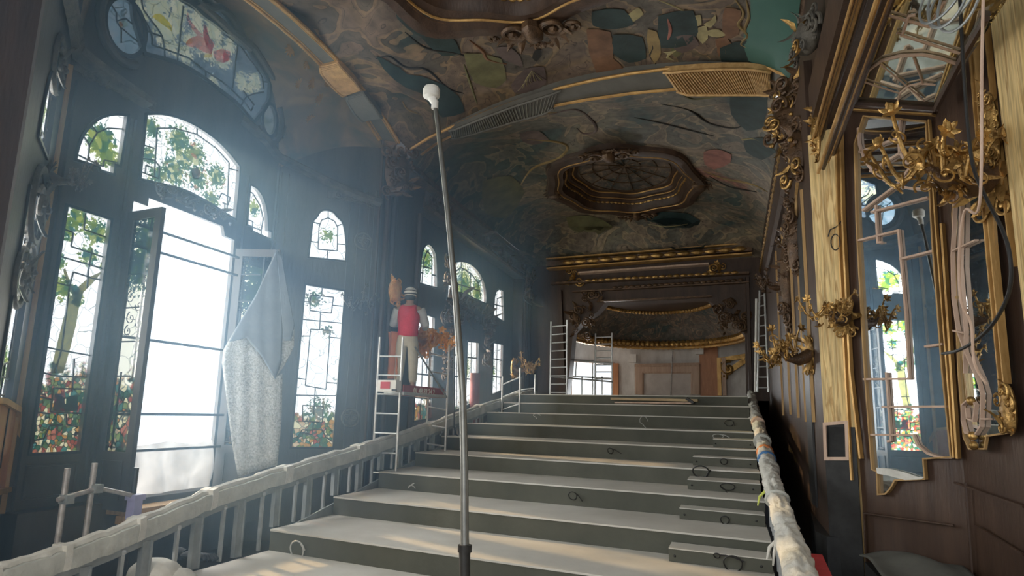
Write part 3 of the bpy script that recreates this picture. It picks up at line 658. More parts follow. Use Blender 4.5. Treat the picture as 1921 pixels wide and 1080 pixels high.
# extend out of frame on the near side
mir = lambda L: [V((p.x, 2*CB-p.y, p.z)) for p in L][::-1]
rib('wall_rib', mir(RIB)[:-1], mir(RIBO)[:-1], 'curved rib over the near half of the left window bay')
ra_ = rib('cross_rib', AF, AB, 'wide cross rib with gilt edges spanning the hall between the two vaults')
def lattice(parent, A, B, i0, i1, mirror_pts=False, over=.05, mt='lattice'):
    m = MB(); P = []; n = 14
    def samp(L, t):
        f = t*(len(L)-1); i = min(len(L)-2, int(f)); return L[i].lerp(L[i+1], f-i)
    for k in range(n+1):
        t = i0+(i1-i0)*k/n; a = samp(A, t); b = samp(B, t); ex = (b-a)*(.16*math.sin(PI*k/n)**.4-.02); h = V((0, 0, -.035-.06*(math.sin(PI*k/n)**.3)))
        P.append((a-ex+h, b+ex+h))
    vs = []; fs = []
    for a, b in P: vs += [a, b, b+V((0, 0, .09)), a+V((0, 0, .09))]
    for i in range(n):
        for k in range(4): fs.append((i*4+k, i*4+(k+1) % 4, (i+1)*4+(k+1) % 4, (i+1)*4+k))
    fs += [(0, 1, 2, 3), (n*4+3, n*4+2, n*4+1, n*4)]
    m.add(vs, fs)
    for k in range(1, n*3):     # woven strips
        t = k/(n*3)*n; i = min(n-1, int(t)); f = t-i
        a = P[i][0].lerp(P[i+1][0], f); b = P[i][1].lerp(P[i+1][1], f); m.tube([a.lerp(b, .06)-V((0, 0, .01)), a.lerp(b, .94)-V((0, 0, .01))], .012, 5)
    for e in (0, 1): m.tube([p[e]-V((0, 0, .01)) for p in P], .022, 6)
    return m.build('lattice_cartouche', M[mt], parent)
lattice(ra_, AF, AB, .57, .87)
lattice(ra_, AF, AB, .12, .36, mt='ribgrey')
lattice(rb, RIB, RIBO, .45, .66)
lattice(rb, RIB, RIBO, .67, .84, mt='ribgrey')
settle(ra_); settle(rb)

# ================================================================== MEDALLIONS
def medallion(cx, cy, z, label, zf, big=1.0):
    root = empty('ceiling_medallion', label, 'ceiling medallion')
    def ring(k, dz, n=96):
        out = []; w_ = min(1, max(0, (k-.84)/.14))
        for i in range(n): a, b = med_out(2*PI*i/n, k); out.append(V((cx+a, cy+b, z*(1-w_)+zf(cx+a, cy+b)*w_+dz)))
        return out
    m = MB(); m.tube(ring(1.02, -.03), .055, 8, closed=True); m.tube(ring(.93, -.07), .035, 8, closed=True)
    m.build('outer_frame', M['carve'], root)
    m = MB(); lv = [(1.07, .02), (1.03, -.09), (.95, -.13), (.90, -.10), (.84, -.12), (.82, .02), (.77, .10), (.77, .16), (.73, .18), (.71, .25), (.64, .27)]
    n = 96; vs = []
    for k, dz in lv: vs += ring(k, dz)
    m.add(vs, [(j*n+i, j*n+(i+1) % n, (j+1)*n+(i+1) % n, (j+1)*n+i) for j in range(len(lv)-1) for i in range(n)])
    m.build('stepped_well', M['wood'], root)
    m = MB(); m.tube(ring(.90, -.105), .018, 6, closed=True); m.tube(ring(.775, .15), .018, 6, closed=True); m.tube(ring(.70, .24), .02, 6, closed=True)
    m.build('gilt_line', M['goldrail'], root)
    m = MB()
    m.tube(ring(.80, .05, 240), [(.010, .030, .030)[i % 3] for i in range(240)], 6, closed=True)
    m.build('bead_row', M['gold'], root)
    m = MB(); R = [V((cx+1.02*math.cos(2*PI*i/48), cy+1.36*math.sin(2*PI*i/48), z+.27)) for i in range(48)]
    c = V((cx, cy, z+.40)); vs = [c]; fs = []
    for k in (.33, .66, 1.0, 1.12):
        vs += [V((cx+(p.x-cx)*k, cy+(p.y-cy)*k, z+.40-.13*min(k, 1)**2)) for p in R]
    fs = [(0, 1+i, 1+(i+1) % 48) for i in range(48)]+[(1+j*48+i, 1+(j+1)*48+i, 1+(j+1)*48+(i+1) % 48, 1+j*48+(i+1) % 48) for j in range(3) for i in range(48)]
    m.add(vs, fs); m.build('skylight_pane', M['fresco3'], root)
    m = MB()
    for i in range(0, 48, 4): m.tube([c-V((0, 0, .01)), R[i]-V((0, 0, .01))], .012, 5)
    for k in (.35, .7, 1.0): m.tube([V((cx+(p.x-cx)*k, cy+(p.y-cy)*k, z+.39-.13*k*k)) for p in R], .014, 5, closed=True)
    m.build('glazing_bars', M['carve'], root)
    for (ax, ay, s_) in ((0, -1, 1.2), (0, 1, 1.0), (-1, 0, .8), (1, 0, .95)):
        s_ *= big; rng = random.Random(int(ax*3+ay*7+50)); m = MB(); o = V((cx+ax*1.62, cy+ay*2.12, z-.12)); u_ = V((-ay, ax, 0)); w_ = V((ax, ay, 0)); n_ = V((0, 0, -1))
        for sg in (-1, 1):
            m.scroll(o+u_*(sg*.22*s_)-w_*.02, .15*s_, 1.6, .035*s_, u_*sg, w_, n_, .6)
            m.scroll(o+u_*(sg*.42*s_)+w_*.05, .10*s_, 1.4, .026*s_, u_*sg, w_, n_, 2.0)
            for g in (.2, .7, 1.2): m.leaf(o+u_*(sg*.1*s_), (u_*sg*math.cos(g)+w_*math.sin(g)), n_, .34*s_, .06*s_, .3)
        m.ball(o+n_*.06, .15*s_, .8, 1.25, .7, u_, w_, n_)
        for k in range(5): m.flower(o+w_*(.22+.05*rng.random())*s_+u_*(rng.random()-.5)*.3*s_+n_*.05, .07*s_, u_, w_, n_, 5)
        m.build('carved_cartouche', M['carve'], root)
    return settle(root)
medallion(MEDX, MEDY, vault2(MEDX, MEDY-1.6)-.0, 'large carved oval ceiling medallion with glazed centre in the rear vault', vault2)
medallion(-2.3, 5.6, vault1(-2.05, 6.9)+.02, 'carved ceiling medallion cut by the top of the picture, front vault', vault1, 1.25)

# ================================================================== STAINED GLASS WINDOWS
g_ = 1.0/E_WIN
wn = [0]
def window(fr, outl, mat, cames=(), pieces=(), depth=-.03, frame=.030, came_w=.016, px=True, parent=None, cut=False):
    wn[0] += 1
    root = parent or empty('window_%d' % wn[0])
    if parent is None: root['kind'] = 'structure'
    plate('glass_pane', fr, outl, [fr.pxs(p_) for _, p_, _ in pieces] if cut else [], .006, mat, root, c0=depth)
    m = MB(); outline_bar(m, fr, outl, frame, depth+.005, .02); m.build('window_frame', M['lead'], root, smooth=False)
    m = MB()
    for c in cames:
        pts = fr.pxs(c) if px else c; P = [fr.P(a, b, depth+.010) for a, b in pts]
        for p, q in zip(P, P[1:]): m.bar(p, q, came_w, .012, fr.n)
    if m.v: m.build('lead_came', M['lead'], root, smooth=False)
    for i, (nm, pts, mt) in enumerate(pieces):
        plate(nm, fr, fr.pxs(pts) if px else pts, [], .002, mt, root, c0=depth+.0045+.0004*i)
    return root
# tall window left of the doors: tree, blossoms and garden
lv = [(100, 400, .0)]
P1 = lambda x, y, r: (*FL.px(x, y), r)
G1 = glass('garden_glass_left', garden=(-.49, .42), cell=22, leaves=[P1(150, 410, .16), P1(185, 435, .18), P1(130, 430, .14), P1(170, 480, .14), P1(120, 540, .16), P1(150, 560, .10), P1(200, 500, .08), P1(115, 490, .1)], line=.035, leaf_th=.60)
bark = tglass('tree_bark_glass', (.85, .80, .26)); bark2 = tglass('red_glass', (.9, .05, .05)); grn = tglass('green_glass', (.10, .5, .14)); tealg = tglass('teal_glass', (.05, .45, .42))
W1c = [[(117, 428), (140, 436), (136, 462), (196, 482)], [(163, 399), (160, 430), (210, 448)], [(175, 468), (166, 520), (200, 526)], [(113, 480), (200, 505)], [(168, 510), (166, 540)],
       [(100, 528), (133, 536), (140, 510), (172, 520)], [(133, 536), (118, 655)], [(85, 650), (112, 656), (180, 668)], [(80, 698), (107, 705), (176, 708)], [(142, 672), (138, 735)],
       [(97, 772), (103, 728), (170, 730)], [(97, 772), (158, 776)], [(70, 742), (100, 750)], [(126, 776), (128, 796), (145, 800)], [(58, 800), (66, 826), (85, 822), (96, 798), (120, 797)], [(67, 772), (97, 776)], [(118, 655), (105, 700)]]
window(FL, W1, G1, W1c, [('trunk_glass', [(98, 700), (112, 640), (122, 600), (133, 560), (148, 540), (170, 520), (196, 508), (180, 528), (160, 548), (152, 575), (146, 610), (136, 650), (122, 700)], bark),
     ('branch_glass', [(138, 550), (128, 530), (122, 505), (126, 503), (134, 525), (144, 548)], bark),
     ('bird_glass', [(136, 538), (146, 533), (154, 543), (150, 552), (140, 550)], tealg),
     ('red_flower_glass', [(106, 740), (124, 736), (126, 772), (104, 770)], bark2), ('leaf_glass', [(128, 745), (148, 740), (150, 770), (126, 772)], grn)])
G2 = glass('leafy_glass_small', leaves=[P1(195, 265, .22), P1(205, 290, .16), P1(180, 250, .1)], leaf_th=.56)
window(FL, SA, G2, [[(156, 250), (170, 272), (168, 300), (196, 312), (198, 300), (228, 306)], [(170, 272), (185, 248), (205, 240), (236, 242)], [(148, 290), (168, 300)], [(172, 232), (184, 248)]])
G3 = glass('vine_glass_centre', leaves=[P1(290, 240, .16), P1(282, 290, .14), P1(340, 265, .26), P1(370, 290, .24), P1(330, 320, .26), P1(375, 330, .24), P1(410, 330, .22), P1(400, 375, .18), P1(350, 300, .22), P1(300, 330, .18)],
           leafcol=[(0, (.22*g_, .55*g_, .22*g_)), (.35, (.75*g_, .95*g_, .22*g_)), (.55, (.2*g_, .55*g_, .5*g_)), (.7, (2.2*g_, 2.2*g_, 1.2*g_)), (.85, (.3*g_, .6*g_, .2*g_)), (.95, (1.4*g_, .6*g_, .2*g_))], leaf_th=.61, cell=20)
window(FL, CE, G3, [[(292, 330), (297, 240), (330, 240), (372, 252), (408, 278), (432, 305), (428, 395)], [(273, 272), (292, 278)], [(372, 225), (372, 252)], [(432, 316), (449, 320)],
     [(270, 297), (292, 300), (302, 312), (300, 335), (275, 325), (276, 310), (288, 314)], [(413, 372), (418, 362), (434, 370), (430, 384), (420, 380)], [(262, 320), (275, 325)], [(424, 395), (424, 382)]],
     [('flower_glass', [(362, 318), (372, 313), (380, 322), (376, 336), (364, 334)], tglass('orange_glass', (.9, .35, .1)))])
G4 = glass('leafy_glass_right', leaves=[P1(480, 390, .14)], leaf_th=.6)
window(FL, RA, G4, [[(466, 412), (476, 415), (476, 426), (492, 432), (496, 410), (490, 385), (476, 362), (468, 358)], [(492, 432), (492, 446)], [(494, 382), (501, 378)]])
window(FL, W3, glass('garden_glass_right', garden=(-.49, .3), cell=14), [])
# cloud lunette
cream = tglass('cream_glass', (4.6, 4.6, 3.4)); pink = tglass('pink_glass', (4.6, 2.0, 2.2)); rose = tglass('rose_glass', (4.0, .9, 1.2)); yel = tglass('yellow_glass', (4.6, 3.8, .25)); pale = tglass('pale_blue_glass', (3.6, 4.3, 4.8))
def cz(l): return [(160+x/3.8575, y/3.8575) for x, y in l]
cb = [(*FL.px(160+x/3.8575, y/3.8575), r) for x, y, r in [(400, 60, .22), (560, 30, .26), (690, 50, .20), (670, 170, .20), (600, 260, .24), (640, 330, .16), (740, 390, .18), (820, 160, .20), (950, 220, .22), (1060, 330, .16), (1150, 590, .18), (1240, 590, .18), (1200, 640, .12), (940, 600, .14), (560, 150, .22), (850, 290, .26), (910, 370, .2), (1000, 400, .24), (770, 300, .14), (500, 60, .2)]]
CL = glass('cloud_glass', tint=((.14*g_, .21*g_, .29*g_), (.25*g_, .33*g_, .42*g_), (.38*g_, .46*g_, .53*g_)), leaves=cb, leaf_th=.60, leafcol=[(0, (.95*g_, 1.0*g_, .68*g_)), (.4, (1.15*g_, 1.15*g_, .85*g_)), (.7, (.85*g_, .95*g_, .75*g_))], cell=13)
lc = [cz(l) for l in [[(415, 0), (430, 70), (480, 140), (520, 190), (560, 250), (580, 330), (585, 430)], [(380, 30), (420, 110), (470, 200), (490, 260), (492, 325), (600, 360), (760, 420), (880, 515), (1000, 590), (1160, 735), (1205, 800), (1225, 770)],
      [(430, 215), (560, 262)], [(690, 0), (760, 40), (850, 95), (940, 105), (1010, 190), (1100, 290), (1180, 400), (1240, 480), (1290, 560), (1300, 640)], [(880, 515), (880, 580)], [(1090, 290), (1110, 250)], [(1290, 590), (1335, 595)],
      [(1135, 760), (1170, 700), (1230, 675), (1300, 665)], [(1150, 655), (1230, 760)], [(755, 0), (757, 40)], [(718, 40), (690, 300), (672, 450)], [(1110, 330), (1090, 500), (1075, 640)]]]
lp = [('cloud_glass', cz([(350, 10), (400, 0), (440, 60), (500, 130), (520, 180), (470, 175), (410, 120), (370, 70)]), cream), ('cloud_glass', cz([(440, 0), (640, 0), (660, 60), (640, 105), (600, 90), (570, 50), (500, 50), (450, 25)]), cream),
      ('cloud_glass', cz([(650, 0), (700, 0), (730, 60), (720, 100), (680, 60)]), cream), ('cloud_glass', cz([(620, 115), (680, 130), (730, 190), (720, 235), (660, 190)]), cream),
      ('cloud_glass', cz([(520, 190), (600, 220), (670, 270), (680, 310), (610, 290), (550, 260)]), cream), ('cloud_glass', cz([(690, 345), (740, 350), (790, 410), (790, 445), (700, 400)]), cream),
      ('cloud_glass', cz([(760, 100), (850, 140), (880, 200), (820, 200), (770, 150)]), cream), ('cloud_glass', cz([(900, 170), (960, 180), (1010, 240), (1000, 290), (930, 260), (890, 220)]), cream),
      ('cloud_glass', cz([(1110, 560), (1160, 545), (1190, 600), (1240, 540), (1285, 580), (1260, 640), (1190, 640), (1130, 610)]), cream), ('cloud_glass', cz([(900, 560), (980, 590), (970, 640), (900, 600)]), cream),
      ('cloud_glass', cz([(1010, 280), (1110, 330), (1110, 370), (1020, 330)]), cream), ('cloud_glass', cz([(580, 290), (660, 330), (680, 380), (590, 350)]), cream),
      ('sun_glass', cz([(498, 120), (520, 98), (560, 100), (605, 140), (640, 190), (638, 225), (600, 195), (540, 150)]), yel),
      ('bird_wing_glass', cz([(750, 80), (775, 150), (830, 220), (870, 255), (820, 250), (770, 190), (748, 130)]), pink), ('bird_body_glass', cz([(735, 320), (760, 280), (830, 250), (880, 270), (905, 330), (930, 390), (880, 380), (820, 345), (760, 335)]), pink),
      ('bird_wing_glass', cz([(870, 170), (890, 190), (905, 260), (945, 320), (925, 385), (890, 330), (865, 250)]), rose), ('bird_body_glass', cz([(935, 370), (1000, 350), (1060, 370), (1060, 430), (1010, 455), (950, 430)]), pink), ('bird_tail_glass', cz([(1010, 365), (1050, 400), (1040, 445), (1010, 450)]), rose),
      ('bird_head_glass', cz([(740, 300), (770, 278), (795, 285), (780, 310), (745, 330)]), tglass('gold_glass', (4.5, 3.6, 1.0))), ('bird_head_glass', cz([(860, 395), (920, 385), (930, 410), (880, 415)]), tglass('gold_glass_pale', (4.5, 3.8, 1.4))),
      ('border_glass', cz([(590, 380), (690, 400), (870, 520), (860, 565), (680, 455), (590, 425)]), pale), ('border_glass', cz([(435, 290), (480, 300), (500, 330), (570, 360), (575, 425), (440, 380)]), pale), ('border_glass', cz([(1010, 130), (1090, 270), (1110, 330), (1060, 260), (960, 130)]), pale)]
lp = [q for q in lp if q[0] != 'cloud_glass' and q[0] != 'border_glass']
lun = window(FL, LUN, CL, lc, lp, came_w=.022, frame=.05)
window(FL, CIRL, glass('blue_roundel_glass', tint=((.25*g_, .42*g_, .55*g_), (.36*g_, .5*g_, .62*g_), (.5*g_, .58*g_, .66*g_))), [cz([(200, 35), (235, 90), (235, 150), (270, 210), (270, 310)]), cz([(235, 150), (300, 130), (370, 190)]), cz([(270, 200), (400, 310)])],
       [('bird_glass', cz([(235, 170), (300, 140), (330, 180), (290, 195), (250, 185)]), cream), ('bird_glass', cz([(340, 200), (400, 160), (430, 190), (400, 215), (370, 220)]), cream), ('beak_glass', cz([(262, 150), (292, 170), (270, 200), (255, 180)]), tglass('beak_orange', (4.6, 1.5, .15))), ('beak_glass', cz([(355, 200), (400, 205), (385, 235), (368, 225)]), tglass('beak_orange2', (4.6, 1.3, .15)))], frame=.05)
window(FL, CIRR, glass('grey_roundel_glass', tint=((.25*g_, .3*g_, .33*g_), (.38*g_, .42*g_, .45*g_), (.5*g_, .55*g_, .5*g_))), [cz([(1250, 860), (1330, 1000)])], [('cloud_glass', cz([(1285, 850), (1320, 840), (1345, 880), (1360, 920), (1310, 900), (1290, 880)]), cream), ('cloud_glass', cz([(1340, 940), (1370, 930), (1385, 960), (1360, 985)]), cream)], frame=.05)
# raised mouldings round the lunette
m = MB(); O = [(a+(a-6.65)*.06, 4.62+(b-4.62)*1.14) for a, b in rt]; O = [(7.55, 4.0)]+[(8.17, 4.02), (8.24, 4.25), (8.16, 4.48)]+[(a+.10, b+.03) for a, b in rt[2:]]
P = [FL.P(a, b, .04) for a, b in O[1:]]; m.tube(P, .05, 8)
m.tube([FL.P(*q, .04) for q in ell(7.93, 4.19, .24, .34, 20, -2.6, .9)], .045, 8); m.tube([FL.P(*q, .04) for q in ell(5.37, 4.19, .36, .43, 20, 2.0, 5.2)], .05, 8)
mo = m.build('window_moulding', M['woodbay'], lun)
# 45 degree panel windows
G5 = glass('garden_glass_panel', garden=(-.55, -.02), cell=17, leaves=[(*FD.px(600, 770), .28), (*FD.px(615, 620), .14), (*FD.px(590, 560), .2)], leaf_th=.66, line=.035,
           leafcol=[(0, (.7*g_, .7*g_, .5*g_)), (.4, (.2*g_, .5*g_, .15*g_)), (.6, (.9*g_, .7*g_, .3*g_)), (.8, (.4*g_, .6*g_, .6*g_))])
c45 = [[(563, 565), (582, 566), (584, 553), (626, 557), (622, 587), (582, 582), (582, 566)], [(624, 572), (645, 574)], [(605, 535), (604, 555)], [(602, 584), (600, 618)], [(562, 598), (644, 606)], [(583, 617), (620, 619), (612, 730), (573, 723), (583, 617)],
       [(558, 630), (582, 630)], [(618, 632), (640, 634)], [(551, 708), (573, 711)], [(613, 717), (636, 719)], [(592, 726), (589, 778)], [(553, 741), (632, 742)], [(568, 760), (607, 762), (605, 792), (568, 790), (568, 760)], [(589, 790), (586, 815), (572, 812)], [(547, 826), (560, 818), (567, 806), (605, 806), (612, 820), (624, 828)]]
a45c = [[(597, 467), (599, 425), (604, 412), (616, 408), (628, 414), (634, 426), (633, 470), (597, 467)], [(616, 394), (616, 408)], [(588, 416), (602, 420)], [(641, 420), (632, 424)], [(580, 452), (597, 454)], [(634, 457), (648, 458)], [(615, 470), (614, 487)]]
window(FD, T45, G5, c45)
G5b = glass('pale_panel_glass', leaves=[(*FD.px(616, 440), .22)], leaf_th=.72)
window(FD, A45, G5b, a45c)
def flip45(cs): return [[(1.62-FD.px(x, y)[0], FD.px(x, y)[1]) for x, y in c] for c in cs]
G5n = glass('garden_glass_near', garden=(-.55, .0), cell=17, leaves=[(.81, .3, .3), (.8, 1.0, .2)], leaf_th=.66)
window(FN, T45n, G5n, flip45(c45), px=False); window(FN, A45n, glass('pale_near_glass', leaves=[(.8, 2.6, .25)], leaf_th=.7), flip45(a45c), px=False)
# second bay windows
G6 = glass('leafy_glass_far', leaves=[(11.8, 2.9, .4), (11.7, .0, .3)], leaf_th=.66); G7 = glass('leafy_glass_far_centre', leaves=[(13.8, 2.7, .8), (14.6, 2.8, .5)], leaf_th=.66, cell=8)
G8 = glass('garden_glass_far', garden=(-.6, .3), cell=9, leaves=[(13, 1.2, .4), (14, 1, .5), (15.8, 1.0, .4)], leaf_th=.68)
window(F2, B_SA, G6, [[(793, 532), (796, 490), (803, 470), (812, 482), (812, 538)], [(787, 510), (796, 512)], [(812, 515), (820, 517)], [(796, 500), (812, 504)]], came_w=.03)
window(F2, B_CE, G7, [[(850, 552), (852, 512), (866, 502), (884, 512), (898, 530), (904, 560)], [(866, 502), (867, 490)], [(842, 530), (852, 532)], [(898, 530), (906, 524)], [(852, 530), (900, 545)], [(868, 504), (868, 552)], [(884, 512), (884, 556)]], came_w=.03)
window(F2, B_RA, G6, [[(932, 594), (934, 560), (945, 556)], [(926, 570), (945, 575)]], came_w=.03)
window(F2, B_T1, G8, [[(798, 590), (790, 788)], [(781, 625), (813, 632)], [(779, 665), (812, 668)], [(777, 700), (811, 704)], [(776, 745), (810, 748)], [(785, 600), (784, 660)], [(806, 604), (802, 700)]], came_w=.03)
window(F2, B_D1, G8, [[(851, 665), (866, 667)], [(851, 705), (866, 707)], [(858, 632), (858, 768)]], came_w=.03)
window(F2, B_D2, G8, [[(875, 670), (897, 672)], [(874, 710), (896, 712)], [(886, 642), (884, 755)]], came_w=.03)
window(F2, B_T3, G8, [[(924, 672), (943, 676)], [(923, 705), (942, 708)], [(934, 645), (932, 735)]], came_w=.03)

# ================================================================== DOORS OF THE LEFT BAY
def leaf(name, hinge, free, label, gm, z0=-1.06, z1=2.12, flip=1):
    h = V((*hinge, 0)); f_ = V((*free, 0)); u = (f_-h); L = u.length; u.normalize()
    n = V((-u.y, u.x, 0))*flip; fr = Fr(h.x, h.y, u.x, u.y, n.x, n.y)
    root = empty(name); root['kind'] = 'structure'
    hole = [(.10, z0+.58), (L-.10, z0+.58), (L-.10, z1-.10), (.10, z1-.10)]
    plate('door_frame', fr, [(0, z0), (L, z0), (L, z1), (0, z1)], [hole], .05, M['woodbay'], root, c0=.025)
    plate('glass_pane', fr, hole, [], .006, gm, root, c0=.0)
    m = MB()
    for k in range(7):
        z = z0+.62+k*(z1-z0-.75)/6.6; m.bar(fr.P(.10, z, .01), fr.P(L-.10 if k % 2 else L*.6, z, .01), .016, .012, n)
    m.bar(fr.P(L*.32, z0+.6, .01), fr.P(L*.32, z0+1.4, .01), .016, .012, n); m.bar(fr.P(L*.66, z0+1.3, .01), fr.P(L*.66, z1-.1, .01), .016, .012, n)
    m.build('lead_came', M['lead'], root, smooth=False)
    m = MB(); 
    for sgn in (1, -1): outline_bar(m, fr, [(.12, z0+.12), (L-.12, z0+.12), (L-.12, z0+.48), (.12, z0+.48)], .02, .026*sgn, .04*sgn)
    m.build('panel_moulding', M['woodbay'], root)
    return root, fr, L
Gd = glass('door_leaf_glass', garden=(-.5, .35), cell=16, leaves=[(.4, 1.8, .5), (.3, 1.5, .4)], leaf_th=.62, clear=(.8, .78, .66), leafcol=[(0, (.08*g_, .22*g_, .2*g_)), (.5, (.2*g_, .4*g_, .12*g_)), (.8, (.05*g_, .12*g_, .14*g_))])
L1, fr1, w1 = leaf('door_1', (-6.38, 5.74), (-5.83, 5.66), None, Gd)
# scrolling clouds on that leaf
m = MB()
for (a, b, r) in [(.18, 1.15, .07), (.33, 1.05, .06), (.22, .92, .07), (.36, .86, .05), (.2, .78, .06)]: m.scroll(fr1.P(a, b, .004), r, 1.2, .006, fr1.u, UP, fr1.n, a*9, lift=0)
m.build('cloud_lines', M['lead'], L1)
L2, fr2, w2 = leaf('door_2', (-6.38, 7.50), (-5.80, 7.66), None, Gd, flip=-1)

# temporary bars and white sheeting in the open doorway
for k, (yl, yr) in enumerate([(437, 472), (467, 515), (637, 660), (777, 778), (838, 841)]):
    z = FL.px(350, (yl+yr)/2)[1]
    m = MB(); p = at(300, yl+(yr-yl)*.10, X=-6.28); q = at(425, yl+(yr-yl)*.92, X=-6.28); z = (p.z+q.z)/2
    m.box((-6.30, 6.62, z), .03, 1.68, .03); o = m.build('safety_bar', M['black'])
    tag(o, ['thin dark bar across the open doorway, the topmost', 'dark bar across the doorway, second from the top', 'dark bar across the middle of the open doorway', 'dark bar across the doorway, second from the bottom', 'dark bar just above the crumpled white sheet in the doorway'][k], 'bar', 'bars across the open doorway')
m, nt, out = newmat('white_sheeting'); k = NT(nt)
tl = k.n('ShaderNodeBsdfTranslucent', {0: (.14, .14, .14, 1)}); tp = k.n('ShaderNodeBsdfTransparent', {0: (.06, .06, .06, 1)})
no = k.n('ShaderNodeTexNoise', {'Vector': k.n('ShaderNodeTexCoord').outputs['Object'], 'Scale': 3.0, 'Detail': 3}).outputs[0]
mx = k.n('ShaderNodeMixShader', {0: k.math('MULTIPLY', no, 1.3), 1: tp.outputs[0], 2: tl.outputs[0]}); nt.links.new(mx.outputs[0], out.inputs[0]); M['sheet'] = m
def shfn(u, v):
    return V((-6.42-.05*math.sin(u*9+v*4)-.03*math.sin(u*23), 5.80+1.64*u, -1.06+.62*v+.02*math.sin(u*14)*v))
tag(grid('', None, shfn, 40, 16).build('white_sheet', M['sheet']), 'crumpled white plastic sheet at the foot of the open doorway', 'sheet')
m = MB(); m.box((-6.2, 6.62, -1.09), .55, 1.75, .05); m.box((-5.98, 6.62, -1.16), .10, 1.8, .08); struct(m.build('trim_1', M['rawtrim'], smooth=False))

# draped underlay over the open leaf
def drape():
    root = empty('draped_underlay', 'grey speckled underlay sheet draped over the corner of the open right door leaf', 'underlay')
    A = V((-5.70, 7.60, 0))
    fr = Fr(-5.72, 7.62, R2*.9, -R2*.55, R2*.55, R2*.9)
    # plane roughly facing the camera, through the free corner of the leaf
    n = V((5.72, -7.62, 0)).normalized(); u = V((n.y, -n.x, 0))*-1
    fr = Fr(-5.66, 7.54, u.x, u.y, n.x, n.y)
    def sheet(pts, c, nm, mt, fold=.02, dz=None):
        P = fr.pxs(pts); m = MB(); cx = sum(p[0] for p in P)/len(P); cz_ = sum(p[1] for p in P)/len(P); vs = []; K = 10
        fs = []; N = len(P); S = 4; B = []
        for i in range(N):
            for s_ in range(S):
                t = s_/S; B.append((P[i][0]+(P[(i+1) % N][0]-P[i][0])*t, P[i][1]+(P[(i+1) % N][1]-P[i][1])*t))
        N2 = len(B); vs = [fr.P(cx, cz_, c+(dz(cx, cz_) if dz else 0))]
        for k_ in range(1, K+1):
            for a, b in B:
                aa = cx+(a-cx)*k_/K; bb = cz_+(b-cz_)*k_/K
                vs.append(fr.P(aa, bb, c+fold*math.sin(aa*34+bb*3)+(dz(aa, bb) if dz else 0)))
        fs = [(0, 1+i, 1+(i+1) % N2) for i in range(N2)]+[(1+j*N2+i, 1+(j+1)*N2+i, 1+(j+1)*N2+(i+1) % N2, 1+j*N2+(i+1) % N2) for j in range(K-1) for i in range(N2)]
        m.add(vs, fs); o = m.build(nm, mt, root)
        md = o.modifiers.new('s', 'SOLIDIFY'); md.thickness = .012; return o
    sheet([(441, 618), (462, 634), (490, 668), (516, 708), (530, 700), (528, 790), (520, 872), (490, 880), (447, 895), (435, 830), (424, 740), (417, 680), (420, 655)], .02, 'hanging_panel', M['felt'], .006)
    sheet([(514, 711), (531, 690), (545, 664), (551, 650), (552, 610), (535, 560), (528, 520), (524, 640)], .05, 'hanging_side', M['felt'], .004)
    sheet([(519, 471), (505, 500), (480, 555), (442, 618), (430, 642), (441, 640), (462, 634), (490, 668), (516, 712), (528, 680), (531, 600), (528, 520)], .07, 'folded_back', M['foam'], .003)
    sheet([(519, 471), (528, 480), (540, 550), (552, 612), (545, 640), (532, 640), (526, 560)], .085, 'folded_flap', M['foam'], .003)
    return settle(root)
drape()

# ================================================================== STAIRS
NOSE = [(-1.30, 5.95), (-1.08, 7.19), (-.85, 8.34), (-.63, 9.52), (-.40, 10.55), (-.18, 11.7), (.04, 12.85), (.26, 13.95), (LAND, 15.0)]
SL = -.18
def ny(x, y0): return y0+SL*(x+.8)
XL0, XL1 = -4.86, .30
stair = empty('stage_stairs', 'wide flight of grey-green boarded steps filling the hall', 'stairs')
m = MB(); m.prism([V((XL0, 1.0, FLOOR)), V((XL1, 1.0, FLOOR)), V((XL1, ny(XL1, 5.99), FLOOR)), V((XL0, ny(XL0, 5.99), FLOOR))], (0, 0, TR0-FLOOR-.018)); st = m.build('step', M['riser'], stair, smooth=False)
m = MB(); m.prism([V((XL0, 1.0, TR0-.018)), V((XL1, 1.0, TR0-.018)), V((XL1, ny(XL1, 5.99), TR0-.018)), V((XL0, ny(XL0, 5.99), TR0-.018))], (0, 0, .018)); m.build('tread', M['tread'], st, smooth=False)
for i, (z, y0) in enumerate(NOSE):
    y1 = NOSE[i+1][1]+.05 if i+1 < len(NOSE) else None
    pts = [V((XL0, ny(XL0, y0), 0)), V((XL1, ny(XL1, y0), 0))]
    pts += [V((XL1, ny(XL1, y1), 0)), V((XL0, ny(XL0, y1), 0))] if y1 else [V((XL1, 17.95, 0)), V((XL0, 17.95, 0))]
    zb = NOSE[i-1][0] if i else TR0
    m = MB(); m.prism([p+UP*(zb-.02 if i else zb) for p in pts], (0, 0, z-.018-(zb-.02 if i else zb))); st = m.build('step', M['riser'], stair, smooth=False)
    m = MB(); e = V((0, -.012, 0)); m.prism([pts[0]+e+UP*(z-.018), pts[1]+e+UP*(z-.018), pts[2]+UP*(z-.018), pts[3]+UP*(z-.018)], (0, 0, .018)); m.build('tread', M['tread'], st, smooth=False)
struct_l = MB(); struct_l.box((-2.15, 20.8, LAND/2+FLOOR/2), 6.9, 5.6, LAND-FLOOR); struct(struct_l.build('floor_landing', M['tread'], smooth=False))
